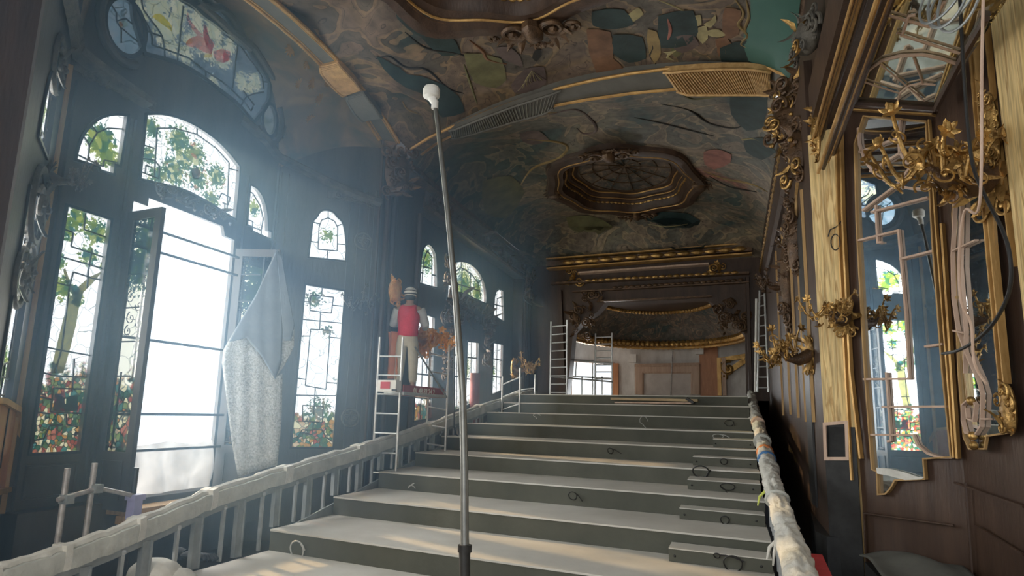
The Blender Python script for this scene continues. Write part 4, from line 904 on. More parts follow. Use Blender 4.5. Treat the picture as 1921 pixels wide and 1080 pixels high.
# half-height steps along the right rail
HSF = []
hs = [((1255, 1052), -1.30), ((1275, 973), -1.08), ((1290, 917), -.85), ((1300, 872), -.63), ((1338, 838), -.40)]
hl = ['half-height wooden step by the right rail, lowest and nearest', 'half-height wooden step by the right rail, second from the bottom', 'half-height wooden step by the right rail, third from the bottom', 'half-height wooden step by the right rail, fourth from the bottom', 'short half-height step by the right rail, the topmost']
for i, (a, z) in enumerate(hs):
    z += .002; p = at(*a, Z=z); HSF.append(p.copy()); q = V((.285, p.y+SL*(.285-p.x), z)); m = MB(); dp = V((0, max(.08, ny(p.x, NOSE[i+1][1])-p.y-.02), 0))
    m.prism([p, q, q+dp, p+dp], (0, 0, .11)); root = empty('half_step', hl[i], 'step', 'half-height steps along the right rail')
    m.build('step_box', M['riser'], root, smooth=False); m = MB(); m.prism([p+UP*.11+V((0, -.006, 0)), q+UP*.11+V((0, -.006, 0)), q+dp+UP*.11, p+dp+UP*.11], (0, 0, .01)); m.build('tread', M['tread'], root, smooth=False)
    for f_ in (.06, .9):
        m = MB(); m.ball(p.lerp(q, f_)+V((0, -.004, .05)), .012, seg=6, rings=4); m.build('bolt', M['black'], root)
    settle(root)
# loops of cable and wire lying on and poking through the steps
def on_step(x, y):     # nearest tread or riser surface under that sight line
    d = ROT @ ray(x, y); best = None
    for z, y0 in NOSE+[(TR0, 0)]:
        if d.z < 0 or z > 0: 
            t = z/d.z if abs(d.z) > 1e-6 else 1e9
            if t > 0:
                p = d*t; i = [n[0] for n in NOSE].index(z) if z in [n[0] for n in NOSE] else -1
                lo = ny(p.x, NOSE[i][1]) if i >= 0 else 0; hi = ny(p.x, NOSE[i+1][1]) if i+1 < len(NOSE) else 99
                if lo <= p.y <= hi and (best is None or t < best[0]): best = (t, p, UP)
    for i, (z, y0) in enumerate(NOSE):
        t = (y0+SL*.8)/(d.y-SL*d.x); p = d*t; zb = NOSE[i-1][0] if i else TR0
        if zb <= p.z <= z and t > 0 and (best is None or t < best[0]): best = (t, p+V((0, -.01, 0)), V((0, -1, 0)))
    for h in HSF:
        t = (h.y-SL*h.x)/(d.y-SL*d.x); p = d*t
        if h.z <= p.z <= h.z+.12 and p.x > h.x and t < best[0]: best = (t, p+V((0, -.01, 0)), V((0, -1, 0)))
    return best[1], best[2]
def loop(x, y, rx, ry, mat, label, tail=None, turns=1.15, r=.006, seed=0):
    p, n = on_step(x, y); s_ = p.length/F_PX
    u = V((1, SL, 0)).normalized(); m = MB(); pts = []; rng = random.Random(seed)
    w = (UP if n.z < .5 else V((0, .5, .35)).normalized())
    for i in range(int(22*turns)+1):
        g = 2*PI*i/22; pts.append(p+u*(rx*s_*math.cos(g)*(1+.04*math.sin(3*g)))+w*(ry*s_*math.sin(g))+V((0, -.03-.012*i/22-.02*math.sin(g), .0 if n.z < .5 else ry*s_*.7)))
    if tail: pts += [pts[-1]+u*(tail[0]*s_*k/4)+UP*(-tail[1]*s_*k/4+.01*math.sin(k)) for k in (1, 2, 3, 4)]
    m.tube(pts, r, 6); return tag(m.build('cable_loop', mat), label, 'cable', 'loops of cable along the steps')
loop(562, 1030, 15, 15, M['cablegrey'], 'pale wire ring standing against the lowest wide riser at left', (10, 8), r=.008)
loop(1076, 929, 8, 7, M['cable'], 'small dark cable loop poking from the riser in the middle of the stairs', (14, 12), seed=1)
loop(1375, 1055, 15, 13, M['cable'], 'dark cable coil on the front of the nearest half step', None, 1.8, seed=2)
loop(1315, 884, 14, 10, M['cable'], 'dark oval cable loop on the left end of the fourth half step', (8, -12), 1.9, .009, seed=3)
loop(1360, 974, 7, 7, M['cable'], 'small dark cable curl on the second half step', None, 1.6, seed=4)
loop(1365, 912, 12, 6, M['cable'], 'flat dark cable loop on the third half step', (12, 10), 1.5, seed=5)
loop(1358, 865, 6, 5, M['cable'], 'tiny dark cable curl on the fourth half step', None, 1.6, seed=6)
loop(1347, 818, 9, 4, M['cablegrey'], 'flat pale wire loop near the right end of a middle riser', (14, 4), seed=7)
loop(1368, 793, 8, 5, M['cable'], 'dark curl of wire high on the right of the stairs', (4, 8), seed=8)
loop(1208, 790, 7, 9, M['cablegrey'], 'pale hooked wire on an upper riser left of the dark curls', (10, 8), .55, seed=9)
loop(1008, 779, 7, 3, M['cablegrey'], 'pale bent wire on an upper riser at left', (6, 4), .6, seed=10)
loop(1146, 845, 5, 5, M['cable'], 'small dark knot of wire on the riser left of the half steps', (22, 8), 1.3, seed=11)
loop(775, 915, 7, 5, M['cablegrey'], 'short pale wire at the left part of a middle riser', (12, -10), .5, seed=12)
loop(1345, 1040, 5, 4, M['cable'], 'dark stub of wire at the top of the lowest half step', (40, 5), 1.1, seed=13)
# cable lying from the left rail across the steps
m = MB(); pts = [on_step(x, y)[0]+V((0, -.02, .015)) for x, y in [(905, 848), (885, 838), (868, 830)]]+[at(862, 822, X=-3.2), at(852, 816, X=-3.9), at(852, 740, X=-4.4), at(850, 650, X=-4.5), at(852, 560, X=-4.5)]
m = MB(); pts = [at(x, y, Y=11.6) for x, y in [(855, 560), (853, 640), (851, 720), (852, 800), (856, 815), (872, 828), (905, 848)]]; m.tube(pts, .012, 6)
tag(m.build('hanging_cable', M['cable']), 'black cable hanging beside the tall grey pole down to the steps', 'cable')
# small boards on the top steps
m = MB(); p = at(1145, 752, Y=14.9); q = at(1308, 756, Y=14.75); p.y = ny(p.x, 14.95)-.10; q.y = ny(q.x, 14.95)-.10; zz = NOSE[-2][0]
def plank(x0, y0, x1, y1, th, w_, label, Yd, mat='plank'):
    p = at(x0, y0, Y=Yd); q = at(x1, y1, Y=Yd); p.y = ny(p.x, Yd); q.y = ny(q.x, Yd); m = MB(); m.bar(p, q, w_, th); return tag(m.build('wooden_plank', M[mat], smooth=False), label, 'plank', 'planks by the top step')
z7 = NOSE[-2][0]
plank(1143, 747, 1310, 751, .05, .14, 'pale wooden plank lying along the edge of the top landing', 14.98)
plank(1150, 754, 1298, 756, .03, .10, 'reddish plank leaning just under the pale one on the top riser', 14.80, 'palewood')
plank(1288, 747, 1302, 756, .05, .12, 'short dark block at the right end of the landing planks', 14.74, 'black')
m = MB()
pz, _ = on_step(365, 1052)
for dx, g0 in ((-.08, .2), (.10, -.3)):
    c0 = pz+V((dx, 0, .05)); m.ball(c0, .075, 1.3, .9, .5, seg=12, rings=8)
    for k in range(5): g = g0+(k-2)*.28; d_ = V((math.cos(g), math.sin(g)*.8, 0)); m.tube([c0+d_*.05, c0+d_*.11+V((0, 0, .02)), c0+d_*.16-V((0, 0, .015))], [.022, .020, .014], 8)
    m.tube([c0-V((.05, 0, 0)), c0-V((.13, .0, -.01))], [.05, .06], 10)
tag(m.build('work_gloves', M['darkcloth']), 'pair of dark crumpled work gloves at the foot of the left rail', 'gloves')
m = MB(); pz, _ = on_step(290, 1082)
m.ball(pz+V((0, 0, .02)), .26, 1.0, .8, .55, seg=14, rings=8); m.ball(pz+V((.2, .06, 0)), .18, 1.1, .7, .5, seg=10)
tag(m.build('white_bag', M['wrap']), 'white crumpled bag at the bottom edge, left of the dark gloves', 'bag')
m = MB(); pz, _ = on_step(750, 872); m.box(pz+V((0, .1, .05)), .5, .15, .05); m.box(pz+V((-.2, .1, .1)), .05, .12, .1)
tag(m.build('dark_tool', M['black']), 'low dark tool on the step against the left rail', 'tool')

# ================================================================== LEFT HANDRAIL
XH = -4.97
hp = [at(x, y, X=XH) for x, y in [(-200, 1118), (-60, 1072), (0, 1047), (100, 1018), (200, 985), (300, 947), (400, 906), (500, 877), (600, 849), (700, 821), (800, 790), (870, 765), (930, 746), (985, 730), (1003, 728)]]
for p in hp: p.z -= .055
hr = empty('handrail_left', 'long wrapped handrail on steel studs climbing the left side of the steps', 'handrail'); hr.name = 'stair_handrail'
rng = random.Random(4)
fine = []
for a, b in zip(hp, hp[1:]):
    for k in range(8): fine.append(a.lerp(b, k/8)+V((rng.uniform(-.006, .006), 0, rng.uniform(-.008, .008))))
fine.append(hp[-1])
m = MB(); m.sweep(fine, [(-.075, -.02), (.075, -.02), (.085, -.06), (.075, -.165), (-.075, -.165), (-.085, -.06)], UP); m.build('wrapped_beam', M['wrapbay'], hr)
m = MB(); m.tube([p+V((0, 0, -.012)) for p in fine], [.040+.006*math.sin(i*.9)+rng.uniform(-.006, .006) for i in range(len(fine))], 8); m.build('plastic_wrap', M['wrap'], hr)
m = MB(); m.sweep([p+V((0, 0, -.17)) for p in hp], [(-.05, 0), (.05, 0), (.05, -.06), (-.05, -.06)], UP); m.build('lower_channel', M['stud'], hr, smooth=False)
for f_ in range(3, len(fine)-1, 11): m = MB(); m.sweep([fine[f_], fine[f_+1]], [(-.077, .022), (.077, .022), (.087, -.06), (.077, -.167), (-.077, -.167), (-.087, -.06)], UP); m.build('tape_band', M['wrap'], hr)
def railz(y):
    for a, b in zip(hp, hp[1:]):
        if a.y <= y <= b.y: return a.z+(b.z-a.z)*(y-a.y)/(b.y-a.y)
    return hp[0].z
def stepz(x, y):
    z = TR0
    for zz, y0 in NOSE:
        if y >= ny(x, y0): z = zz
    return z
y = 3.6; k_ = 0
while y < 16.4:
    zt = railz(y)-.2; zb = stepz(XH, y) if y > 6.7 else TR0
    if zt-zb > .06:
        m = MB(); W_ = .055
        if k_ % 2: m.box((XH+.03, y, (zt+zb)/2), .05, .10, zt-zb); m.box((XH+.055, y+.04, (zt+zb)/2), .03, .015, zt-zb)
        else: m.box((XH+.03, y, (zt+zb)/2), .03, .035, zt-zb); m.ball((XH+.04, y, zt-.01), .03, seg=6, rings=4)
        m.build('rail_post', M['stud'] if k_ % 2 else M['steel'], hr, smooth=False)
    y += .36 if k_ % 2 else .24; k_ += 1
settle(hr)
# side skirt of the stairs seen between posts
m = MB(); m.prism([V((XL0-.01, 6.7, FLOOR)), V((XL0-.01, 17.9, FLOOR)), V((XL0-.01, 17.9, LAND-.1)), V((XL0-.01, 15.7, .2)), V((XL0-.01, 6.9, -1.35))], (-.02, 0, 0)); m.build('side_skirt', M['stud'], stair, smooth=False)
settle(stair)
# ================================================================== RIGHT HANDRAIL
hp2 = [V((.36, 3.9, -.98)), V((.355, 4.7, -.90)), V((.35, 5.55, -.80)), V((.345, 6.96, -.63)), V((.36, 9.03, -.39)), V((.385, 12.2, -.01)), V((.40, 15.0, .33)), V((.42, 17.2, .62))]
hq = empty('stair_handrail', 'handrail on the right of the steps wrapped in crumpled white cloth', 'handrail')
fine2 = []; rng = random.Random(9)
for a, b in zip(hp2, hp2[1:]):
    n_ = max(4, int((b-a).length/.035))
    for k in range(n_): fine2.append(a.lerp(b, k/n_))
fine2.append(hp2[-1])
m = MB(); N2 = 26; vs = []
for i, p in enumerate(fine2):
    for k in range(N2):
        g = 2*PI*k/N2; q = mnoise.noise(V((p.y*2.2, 2.2*math.cos(g), 2.2*math.sin(g)))); q2 = abs(mnoise.noise(V((p.y*6+3*g, 3*math.cos(g), 5*math.sin(g)+7))))
        r = .090+.024*q-.028*(1-min(1, q2*5))+.008*math.sin(p.y*1.7); vs.append(p+V((r*math.cos(g), 0, r*math.sin(g)*.95)))
m.add(vs, [(i*N2+k, i*N2+(k+1) % N2, (i+1)*N2+(k+1) % N2, (i+1)*N2+k) for i in range(len(fine2)-1) for k in range(N2)]+[tuple(range(N2)), tuple((len(fine2)-1)*N2+k for k in range(N2-1, -1, -1))])
o = m.build('cloth_wrap', M['wrap'], hq); [setattr(e_, 'use_edge_sharp', False) for e_ in o.data.edges]
def band(y, mat, nm, w_=.12, k=1.12):
    i = min(range(len(fine2)), key=lambda j: abs(fine2[j].y-y)); m = MB(); m.tube([fine2[i]-V((0, w_/2, .01)), fine2[i], fine2[i]+V((0, w_/2, .01))], [.10*k, .108*k, .10*k], 12); m.build(nm, mat, hq)
band(8.6, M['blue'], 'blue_tape', .05, 1.0); band(9.1, M['orange'], 'orange_patch', .10, .96); band(10.0, M['wrapbay'], 'tape_band', .08); band(6.6, M['wrapbay'], 'tape_band', .03, 1.0); band(12.0, M['palewood'], 'brown_tape', .6, 1.0)
for yy, mt in ((7.1, 'yel'), (5.5, 'w'), (13.2, 'w')):
    i = min(range(len(fine2)), key=lambda j: abs(fine2[j].y-yy)); p = fine2[i]+V((-.08, 0, -.04)); m = MB()
    m.tube([p, p+V((-.05, -.02, -.05)), p+V((-.07, -.03, -.13))], [.012, .012, .006], 6)
    if mt == 'w': m.tube([p, p+V((-.02, -.04, -.08)), p+V((-.03, -.02, -.17))], [.012, .012, .006], 6)
    if 'ytie' not in M: M['ytie'] = surf('lime_cloth', (.55, .6, .1), (.7, .75, .2), .8)
    m.build('tied_strip', M['ytie'] if mt == 'yel' else M['wrap'], hq)
y = 4.0; k_ = 0
while y < 17:
    zt = [a.z+(b.z-a.z)*(y-a.y)/(b.y-a.y) for a, b in zip(hp2, hp2[1:]) if a.y <= y <= b.y][0]-.07; zb = stepz(.3, y) if y > 5.9 else TR0
    if zt > zb+.05:
        m = MB(); m.box((.345, y, (zt+zb)/2), .035, .06, zt-zb); m.box((.36, y+.03, (zt+zb)/2), .05, .012, zt-zb); m.build('rail_post', M['steel'], hq, smooth=False)
    y += .28; k_ += 1
m = MB(); m.sweep([p-V((0, 0, .09)) for p in hp2], [(-.03, 0), (.03, 0), (.03, -.03), (-.03, -.03)], UP); m.build('lower_channel', M['steel'], hq, smooth=False)
settle(hq)
m = MB(); P0 = V((.50, 5.95, -1.0)); m.prism([at(1526, 1045, X=.50), at(1546, 1045, X=.58), at(1575, 1085, X=.58), at(1590, 1110, X=.58), at(1548, 1110, X=.50)], (.03, .02, 0))
m = MB(); a, b = V((.56, 5.9, -1.02)), V((.50, 4.2, -1.02)); m.sweep([a, b], [(-.05, 0), (.05, 0), (.05, .04), (-.05, .04)], UP); m.box((.54, 5.85, -1.27), .06, .06, .5); m.box((.50, 4.3, -1.27), .06, .06, .5)
tag(m.build('red_barrier', M['red'], smooth=False), 'red plastic barrier rail beside the foot of the wrapped right handrail', 'barrier')

# ================================================================== TALL POLE
root = empty('telescopic_pole', 'tall leaning grey telescopic pole with a white sensor head', 'pole')
pk = [at(872, 1030, Y=5.35), at(871, 880, Y=5.40), at(868, 740, Y=5.45), at(855, 560, Y=5.5), at(840, 400, Y=5.55), at(822, 240, Y=5.6), at(816, 195, Y=5.62)]
m = MB(); m.tube(pk, [.034, .032, .031, .028, .025, .022, .02], 14); m.build('shaft', M['pole'], root)
base = at(872, 1078, Y=5.33)
m = MB(); m.tube([pk[0]+V((0, 0, .02)), pk[0]-V((0, 0, .04)), base, base-V((0, 0, .12))], [.052, .046, .042, .042], 14); m.tube([pk[0]+V((0, 0, .035)), pk[0]-V((0, 0, .02))], .057, 14); m.build('sleeve', M['black'], root)
top = at(809, 180, Y=5.63)
m = MB(); m.tube([pk[-1]-V((0, 0, .05)), pk[-1]+V((0, 0, .03))], .034, 12); m.tube([pk[-1], top], [.03, .05], 12); m.build('neck', M['white'], root)
m = MB(); m.tube([top-V((0, 0, .03)), top-V((0, 0, .01)), top+V((0, 0, .05)), top+V((0, 0, .09)), top+V((0, 0, .105))], [.045, .078, .080, .070, .03], 18)
for z in (.0, .02, .04, .06): m.tube([top+V((0, 0, z)), top+V((0, 0, z+.006))], .083, 18)
m.build('sensor_head', M['white'], root)
m = MB(); cb = V((base.x, base.y, TR0)); h_ = 0; m.tube([cb, cb+UP*.03, cb+UP*.05, cb+UP*.07], [.30, .30, .27, .06], 36); m.tube([cb+UP*.05, V((base.x, base.y, base.z-.05))], .05, 14); m.build('base_plate', M['white'], root)
m = MB(); 
for y in (395, 400): m.tube([at(837, y, Y=5.54), at(837, y+3, Y=5.54)], .033, 12)
settle(root)

# ================================================================== CARVED ORNAMENT
def crop_cluster(mb, fr, a0, a1, b0, b1, seed, dens=1.0, s=.1, depth=.06, blobs=True, c0=0.0):
    rng = random.Random(seed); W_, H = a1-a0, b1-b0; n = int(dens*max(4, W_*H/(s*s)*.9))
    for i in range(n):
        a = a0+rng.random()*W_; b = b0+rng.random()*H; c = c0+depth*(1-abs((a-a0)/W_-.5)*1.6)*rng.random()
        p = fr.P(a, b, c); g = rng.random()*2*PI; d = fr.u*math.cos(g)+UP*math.sin(g); w_ = fr.u*-math.sin(g)+UP*math.cos(g); k = rng.random(); q = s*(.6+.8*rng.random())
        if k < .36: mb.scroll(p, q*.6, 1.3+rng.random()*.6, q*.13, d, w_, fr.n, rng.random()*6, rng.choice((-1, 1)), .7)
        elif k < .75: mb.leaf(p, d, fr.n, q*1.25, q*.28, .5+rng.random()*.4, .2)
        elif k < .87: mb.flower(p, q*.45, fr.u, UP, fr.n, 5)
        elif blobs: mb.ball(p+fr.n*q*.1, q*.22, 1, 1, 1, seg=6, rings=4)
def ornament(name, fr, a0, a1, b0, b1, seed, mat, label, s=.1, depth=.08, dens=1.0, cat='carving', group=None, core=True, gilt=None):
    m = MB()
    if core: m.ball(fr.P((a0+a1)/2, (b0+b1)/2, 0), 1, (a1-a0)*.42, depth*.8, (b1-b0)*.46, fr.u, fr.n, UP, 12, 8)
    crop_cluster(m, fr, a0, a1, b0, b1, seed, dens, s, depth)
    o = m.build(name, M[mat]); 
    if gilt:
        g = MB(); crop_cluster(g, fr, a0+.1*(a1-a0), a1-.1*(a1-a0), b0+.05*(b1-b0), b1-.05*(b1-b0), seed+77, dens*.35, s*.9, depth*1.1, c0=depth*.5); g.build('gilded_leaves', M[gilt], o)
    return tag(o, label, cat, group)
def pxr(fr, x0, y0, x1, y1):
    p = [fr.px(x0, y0), fr.px(x1, y0), fr.px(x0, y1), fr.px(x1, y1)]
    return min(q[0] for q in p), max(q[0] for q in p), min(q[1] for q in p), max(q[1] for q in p)
def strips(fr, lists, w_, d, mat, name, parent=None, px=True, c0=0):
    for i, l in enumerate(lists):
        m = MB(); P = [fr.P(*(fr.px(*q) if px else q), c0) for q in l]; m.sweep(P, [(-w_/2, 0), (w_/2, 0), (w_*.3, d), (-w_*.3, d)], fr.n); m.build(name, M[mat], parent)

def rosette(fr, a, b, r, label, mat='carvebay'):
    m = MB(); p = fr.P(a, b, .01); m.tube([p+fr.u*(r*math.cos(g*.3))+UP*(r*math.sin(g*.3)) for g in range(21)], r*.12, 6, closed=True)
    for sg in (-1, 1): m.scroll(p+fr.u*sg*r*.4, r*.42, 1.5, r*.09, fr.u*sg, UP, fr.n, .5)
    m.leaf(p-UP*r*.4, UP, fr.n, r*1.3, r*.3, .3); m.leaf(p, V((0, 0, -1)), fr.n, r*.9, r*.3, .3); return tag(m.build('carved_rosette', M[mat]), label, 'carving')
# ---- left pier capital, frieze and cornices
FQ = Fr(-5.26, 0, 0, 1, 1, 0)
ornament('carved_capital', Fr(-5.27, 9.35, .55, .8, .8, -.55), -.0, .55, 3.40, 4.36, 3, 'carve', 'carved capital of scrolls and leaves on the pier between the two window bays', .14, .10, 1.6, 'carving')
m = MB(); P = [FD.P(-.02, 3.72, .03), FD.P(.35, 3.60, .03), FD.P(.8, 3.45, .03), FD.P(1.25, 3.33, .03), FD.P(1.58, 3.28, .03)]
P0 = [FL.P(7.35, 3.95, .03), FL.P(7.9, 3.85, .03)]
m.sweep(P0+P, [(-.07, 0), (-.02, .10), (.05, .12), (.08, 0)], FD.n); struct(m.build('trim_2', M['carvebay']))
m = MB(); m.sweep([FL.P(5.75, 3.43, .03), FL.P(5.35, 3.47, .03), FL.P(4.96, 3.53, .03)]+[FN.P(1.58, 3.56, .03), FN.P(1.0, 3.62, .03), FN.P(.2, 3.62, .03)], [(-.07, 0), (-.02, .10), (.05, .12), (.08, 0)], FL.n); struct(m.build('trim_3', M['carvebay']))
m = MB(); m.fbox(FD, .75, 1.58, 3.22, 3.38, 0, .02); crop_cluster(m, FD, .78, 1.55, 3.22, 3.38, 5, 2.2, .09, .02); tag(m.build('carved_frieze', M['carvebay']), 'carved grey leaf frieze curving above the panel window beside the pier', 'carving')
m = MB(); m.fbox(FL, 4.85, 5.9, 3.40, 3.52, 0, .02); crop_cluster(m, FL, 4.88, 5.87, 3.40, 3.52, 8, 2.2, .08, .02); tag(m.build('carved_frieze', M['carvebay']), 'carved leaf frieze above the small arched window at far left', 'carving')
# pilaster mouldings and rosettes on the bay panels
strips(FD, [[(1.12, -1.2), (1.12, 3.2)], [(1.26, -1.2), (1.26, 3.2)], [(1.42, -1.4), (1.42, 3.25)], [(1.50, -1.4), (1.50, 3.25)], [(.06, -1.2), (.06, 3.5)], [(.17, -1.2), (.17, 3.5)]], .022, .02, 'woodbay', 'trim_4', None, False)
strips(FL, [[(4.90, -1.0), (4.90, 3.3)], [(5.62, -.9), (5.62, 3.2)], [(5.67, -.9), (5.67, 3.2)], [(7.60, -.9), (7.60, 3.2)], [(8.24, -1.2), (8.24, 3.6)]], .03, .03, 'woodbay', 'trim_5', None, False)
for l in ([[(4.98, -.9), (5.52, -.9), (5.52, -.6), (4.98, -.6), (4.98, -.9)]], [[(7.68, -.95), (8.18, -.95), (8.18, -.6), (7.68, -.6), (7.68, -.95)]]): strips(FL, l, .025, .02, 'woodbay', 'trim_6', None, False)
strips(FN, [[(1.54, -1.0), (1.54, 3.4)]], .05, .04, 'rawtrim', 'trim_7', None, False)
m = MB(); m.box((-6.30, 6.5, -1.25), .22, 3.4, .5); struct(m.build('baseboard_left', M['woodbay'], smooth=False))
for o in C.objects:
    if o.name.startswith('trim_'): o['kind'] = 'structure'
rosette(FD, *FD.px(657, 783), .13, 'carved shell rosette low on the pilaster right of the garden window')
rosette(FD, *FD.px(681, 452), .13, 'carved scroll rosette high on the pilaster beside the small arched window')
rosette(FN, .9, 3.1, .26, 'round carved rosette high on the near left panel')
rosette(FN, *FN.px(35, 520), .25, 'carved scroll at the foot of the dark near left wall sconce')
m = MB(); l = FN.pxs([(22, 915), (-60, 935), (-60, 745), (0, 752), (28, 768)]); outline_bar(m, FN, l, .05, .0, .05); plate('panel_field', FN, l, [], .01, M['orangewood'], tag(m.build('gilt_wall_board', M['goldrail']), 'gilt framed brown panel at the left edge of the picture', 'panel'), c0=.012)
# second bay frieze, cornice, pier shafts
CORN = [V((-5.20, 9.9, 4.12)), V((-5.20, 17.95, 4.06))]
m = MB(); m.sweep(CORN, [(-.45, -.10), (-.45, .55), (.02, .12), (.10, .06), (.07, 0), (.10, -.06), (-.05, -.12)], UP); struct(m.build('trim_8', M['carve']))
m = MB(); m.sweep([V((-5.27, 10.9, 3.72)), V((-5.27, 17.6, 3.64))], [(-.25, -.04), (-.25, .04), (.06, .04), (.08, 0), (.04, -.05)], UP); struct(m.build('trim_9', M['carve']))
m = MB(); m.fbox(FQ, 10.9, 17.3, 3.74, 4.0, 0, .03); crop_cluster(m, FQ, 11.0, 17.2, 3.76, 3.98, 21, 1.6, .20, .03); tag(m.build('carved_frieze', M['carve']), 'carved leafy frieze under the cornice above the far left windows', 'carving')
for yy, k in ((9.55, 0), (9.8, 1), (10.75, 2), (17.4, 3), (17.6, 4), (17.85, 5)):
    m = MB(); m.tube([V((-5.24, yy, FLOOR)), V((-5.24, yy, 3.5))], .05, 8); o = m.build('trim_1%d' % k, M['wood']); o['kind'] = 'structure'
ornament('carved_capital', Fr(-5.22, 0, 0, 1, 1, 0), 17.2, 17.9, 3.0, 3.9, 31, 'carve', 'dark carved capital at the far end of the left wall', .2, .16, 1.8, core=False)
ornament('carved_column', Fr(-5.3, 0, 0, 1, 1, 0), *[F2.px(915, 0)[0]+d for d in (-.2, .22)], 1.1, 2.0, 33, 'carve', 'carved capital of the red column between the far left windows', .12, .12, 2.0, core=False)
m = MB(); a = F2.px(908, 0)[0]; m.tube([V((-5.42, a, FLOOR)), V((-5.42, a, .88))], .11, 14); tag(m.build('red_column', surf('dark_red_paint', (.12, .02, .02), (.20, .04, .035), .6)), 'red painted column shaft between the far left windows', 'column')
ornament('carved_column', Fr(-5.27, 0, 0, 1, 1, 0), 11.95, 12.5, .7, 3.0, 35, 'carve', 'carved dark column left of the large far arched window', .15, .10, 1.5, core=False)
ornament('carved_overdoor', Fr(-5.42, 0, 0, 1, 1, 0), 12.8, 15.4, 1.85, 2.42, 36, 'carve', 'dark carved overdoor beneath the far arched window', .2, .06, 2.0, core=False)
rosette(FN, .95, 1.75, .34, 'large carved scroll relief under the near left sconce'); rosette(FN, .95, 1.15, .24, 'lower carved scroll relief of the near left panel')
ornament('carved_overdoor', Fr(-6.34, 0, 0, 1, 1, 0), 5.95, 7.3, 2.40, 2.56, 37, 'carvebay', 'carved leafy crest above the open doorway', .09, .03, 2.2, core=False)

# ---- proscenium mouldings
def pl(ps): return [[FE.P(*FE.px(*q), .0) for q in ps]]
def fstrip(name, ps, w_, d, mat, label=None, c0=0.0):
    m = MB(); P = [FE.P(*FE.px(*q), c0) for q in ps]; m.sweep(P, [(-w_/2, 0), (w_/2, 0), (w_*.35, d), (-w_*.35, d)], FE.n); o = m.build(name, M[mat]); o['kind'] = 'structure'; return o
fstrip('trim_20', [(1030, 499), (1410, 470)], .20, .30, 'carve'); fstrip('trim_21', [(1030, 490), (1410, 461)], .05, .34, 'goldrail'); fstrip('trim_22', [(1030, 507), (1410, 479)], .05, .30, 'goldrail')
fstrip('trim_23', [(1088, 514), (1330, 497)], .06, .22, 'palewood'); fstrip('trim_24', [(1035, 533), (1405, 513)], .08, .16, 'carve'); fstrip('trim_25', [(1075, 548), (1405, 530)], .05, .14, 'carve'); fstrip('trim_26', [(1128, 566), (1335, 556)], .05, .12, 'carve')
def beads(ps, n, r, mat, label, c0):
    m = MB(); p = FE.P(*FE.px(*ps[0]), c0); q = FE.P(*FE.px(*ps[1]), c0); N = n*4
    m.tube([p.lerp(q, i/N) for i in range(N+1)], [(r*.2, r*.8, r, r*.8)[i % 4] for i in range(N+1)], 8); return tag(m.build('bead_moulding', M[mat]), label, 'moulding')
beads([(1060, 497), (1400, 471)], 14, .075, 'gold', 'row of large gilt beads along the top cornice at the far end', .30)
beads([(1100, 528), (1385, 513)], 22, .045, 'gold', 'row of small gilt beads below the far cornice', .16)
beads([(1150, 541), (1395, 526)], 22, .040, 'carve', 'lowest row of small dark beads above the far niche', .14)
ornament('carved_bracket', FE, *pxr(FE, 1065, 508, 1095, 530), 41, 'gold', 'gilt scroll bracket under the left end of the far cornice', .17, .12, 2.0, core=False)
ornament('carved_bracket', FE, *pxr(FE, 1328, 494, 1360, 512), 42, 'gold', 'gilt scroll bracket under the right end of the far cornice', .17, .12, 2.0, core=False)
ornament('carved_spandrel', FE, *pxr(FE, 1072, 570, 1112, 632), 43, 'carve', 'carved spandrel at the upper left corner of the far niche', .17, .12, 2.0, core=False)
ornament('carved_spandrel', FE, *pxr(FE, 1345, 565, 1400, 622), 44, 'carve', 'carved spandrel at the upper right corner of the far niche', .17, .12, 2.0, core=False)
ornament('carved_scrolls', FE, *pxr(FE, 1095, 545, 1125, 570), 45, 'carve', 'small carved scrolls left of the niche top moulding', .17, .12, 2.0, core=False)
fstrip('trim_27', [(1408, 740), (1402, 520)], .10, .10, 'wood'); fstrip('trim_28', [(1060, 740), (1052, 545)], .10, .10, 'wood')
# niche: semicircular apse cove with two ledges
a0 = at(1072, 626, Y=18.5); a1 = at(1400, 620, Y=18.5); cx = (a0.x+a1.x)/2; Rx = (a1.x-a0.x)/2+.05; dpt = at(1240, 657, Z=(a0.z+a1.z)/2).y-18.5
zl = (a0.z+a1.z)/2; t0 = at(1132, 570, Y=18.5); t1 = at(1335, 560, Y=18.5); Rt = (t1.x-t0.x)/2+.1; zt = (t0.z+t1.z)/2; dt = max(.8, at(1240, 586, Z=zt).y-18.5)
dpt = min(max(dpt, 1.2), 3.0); dt = min(dt, 2.2)
def apse(u, v):
    g = PI*(1-u); return V((cx+(Rx+(Rt-Rx)*v)*math.cos(g), 18.5+(dpt+(dt-dpt)*v)*math.sin(g), zl+(zt-zl)*v+.12*math.sin(PI*v)))
struct(grid('', None, apse, 48, 10).build('ceiling_apse', M['fresco3']))
def ledge(v, r, name, mat, label, z=0):
    m = MB(); N = 96; m.tube([apse(i/N, v)+V((0, -.05, z)) for i in range(N+1)], [(r*.75, r*1.15)[i % 2] for i in range(N+1)], 8); return tag(m.build(name, M[mat]), label, 'moulding')
ledge(0, .10, 'curved_cornice', 'gold', 'curved beaded cornice below the painted cove of the far niche')
ledge(0, .05, 'curved_cornice', 'goldrail', 'thin curved line under the niche cornice', -.13)
ledge(1, .07, 'curved_cornice', 'gold', 'curved beaded cornice at the top of the far niche')
def topfill(u, v): p = apse(u, 1); return V((p.x, p.y*(1-v)+18.5*v, p.z+.02))
struct(grid('', None, topfill, 24, 2).build('ceiling_apse_top', M['wood']))
FB = Fr(0, 22.0, 1, 0, 0, -1)
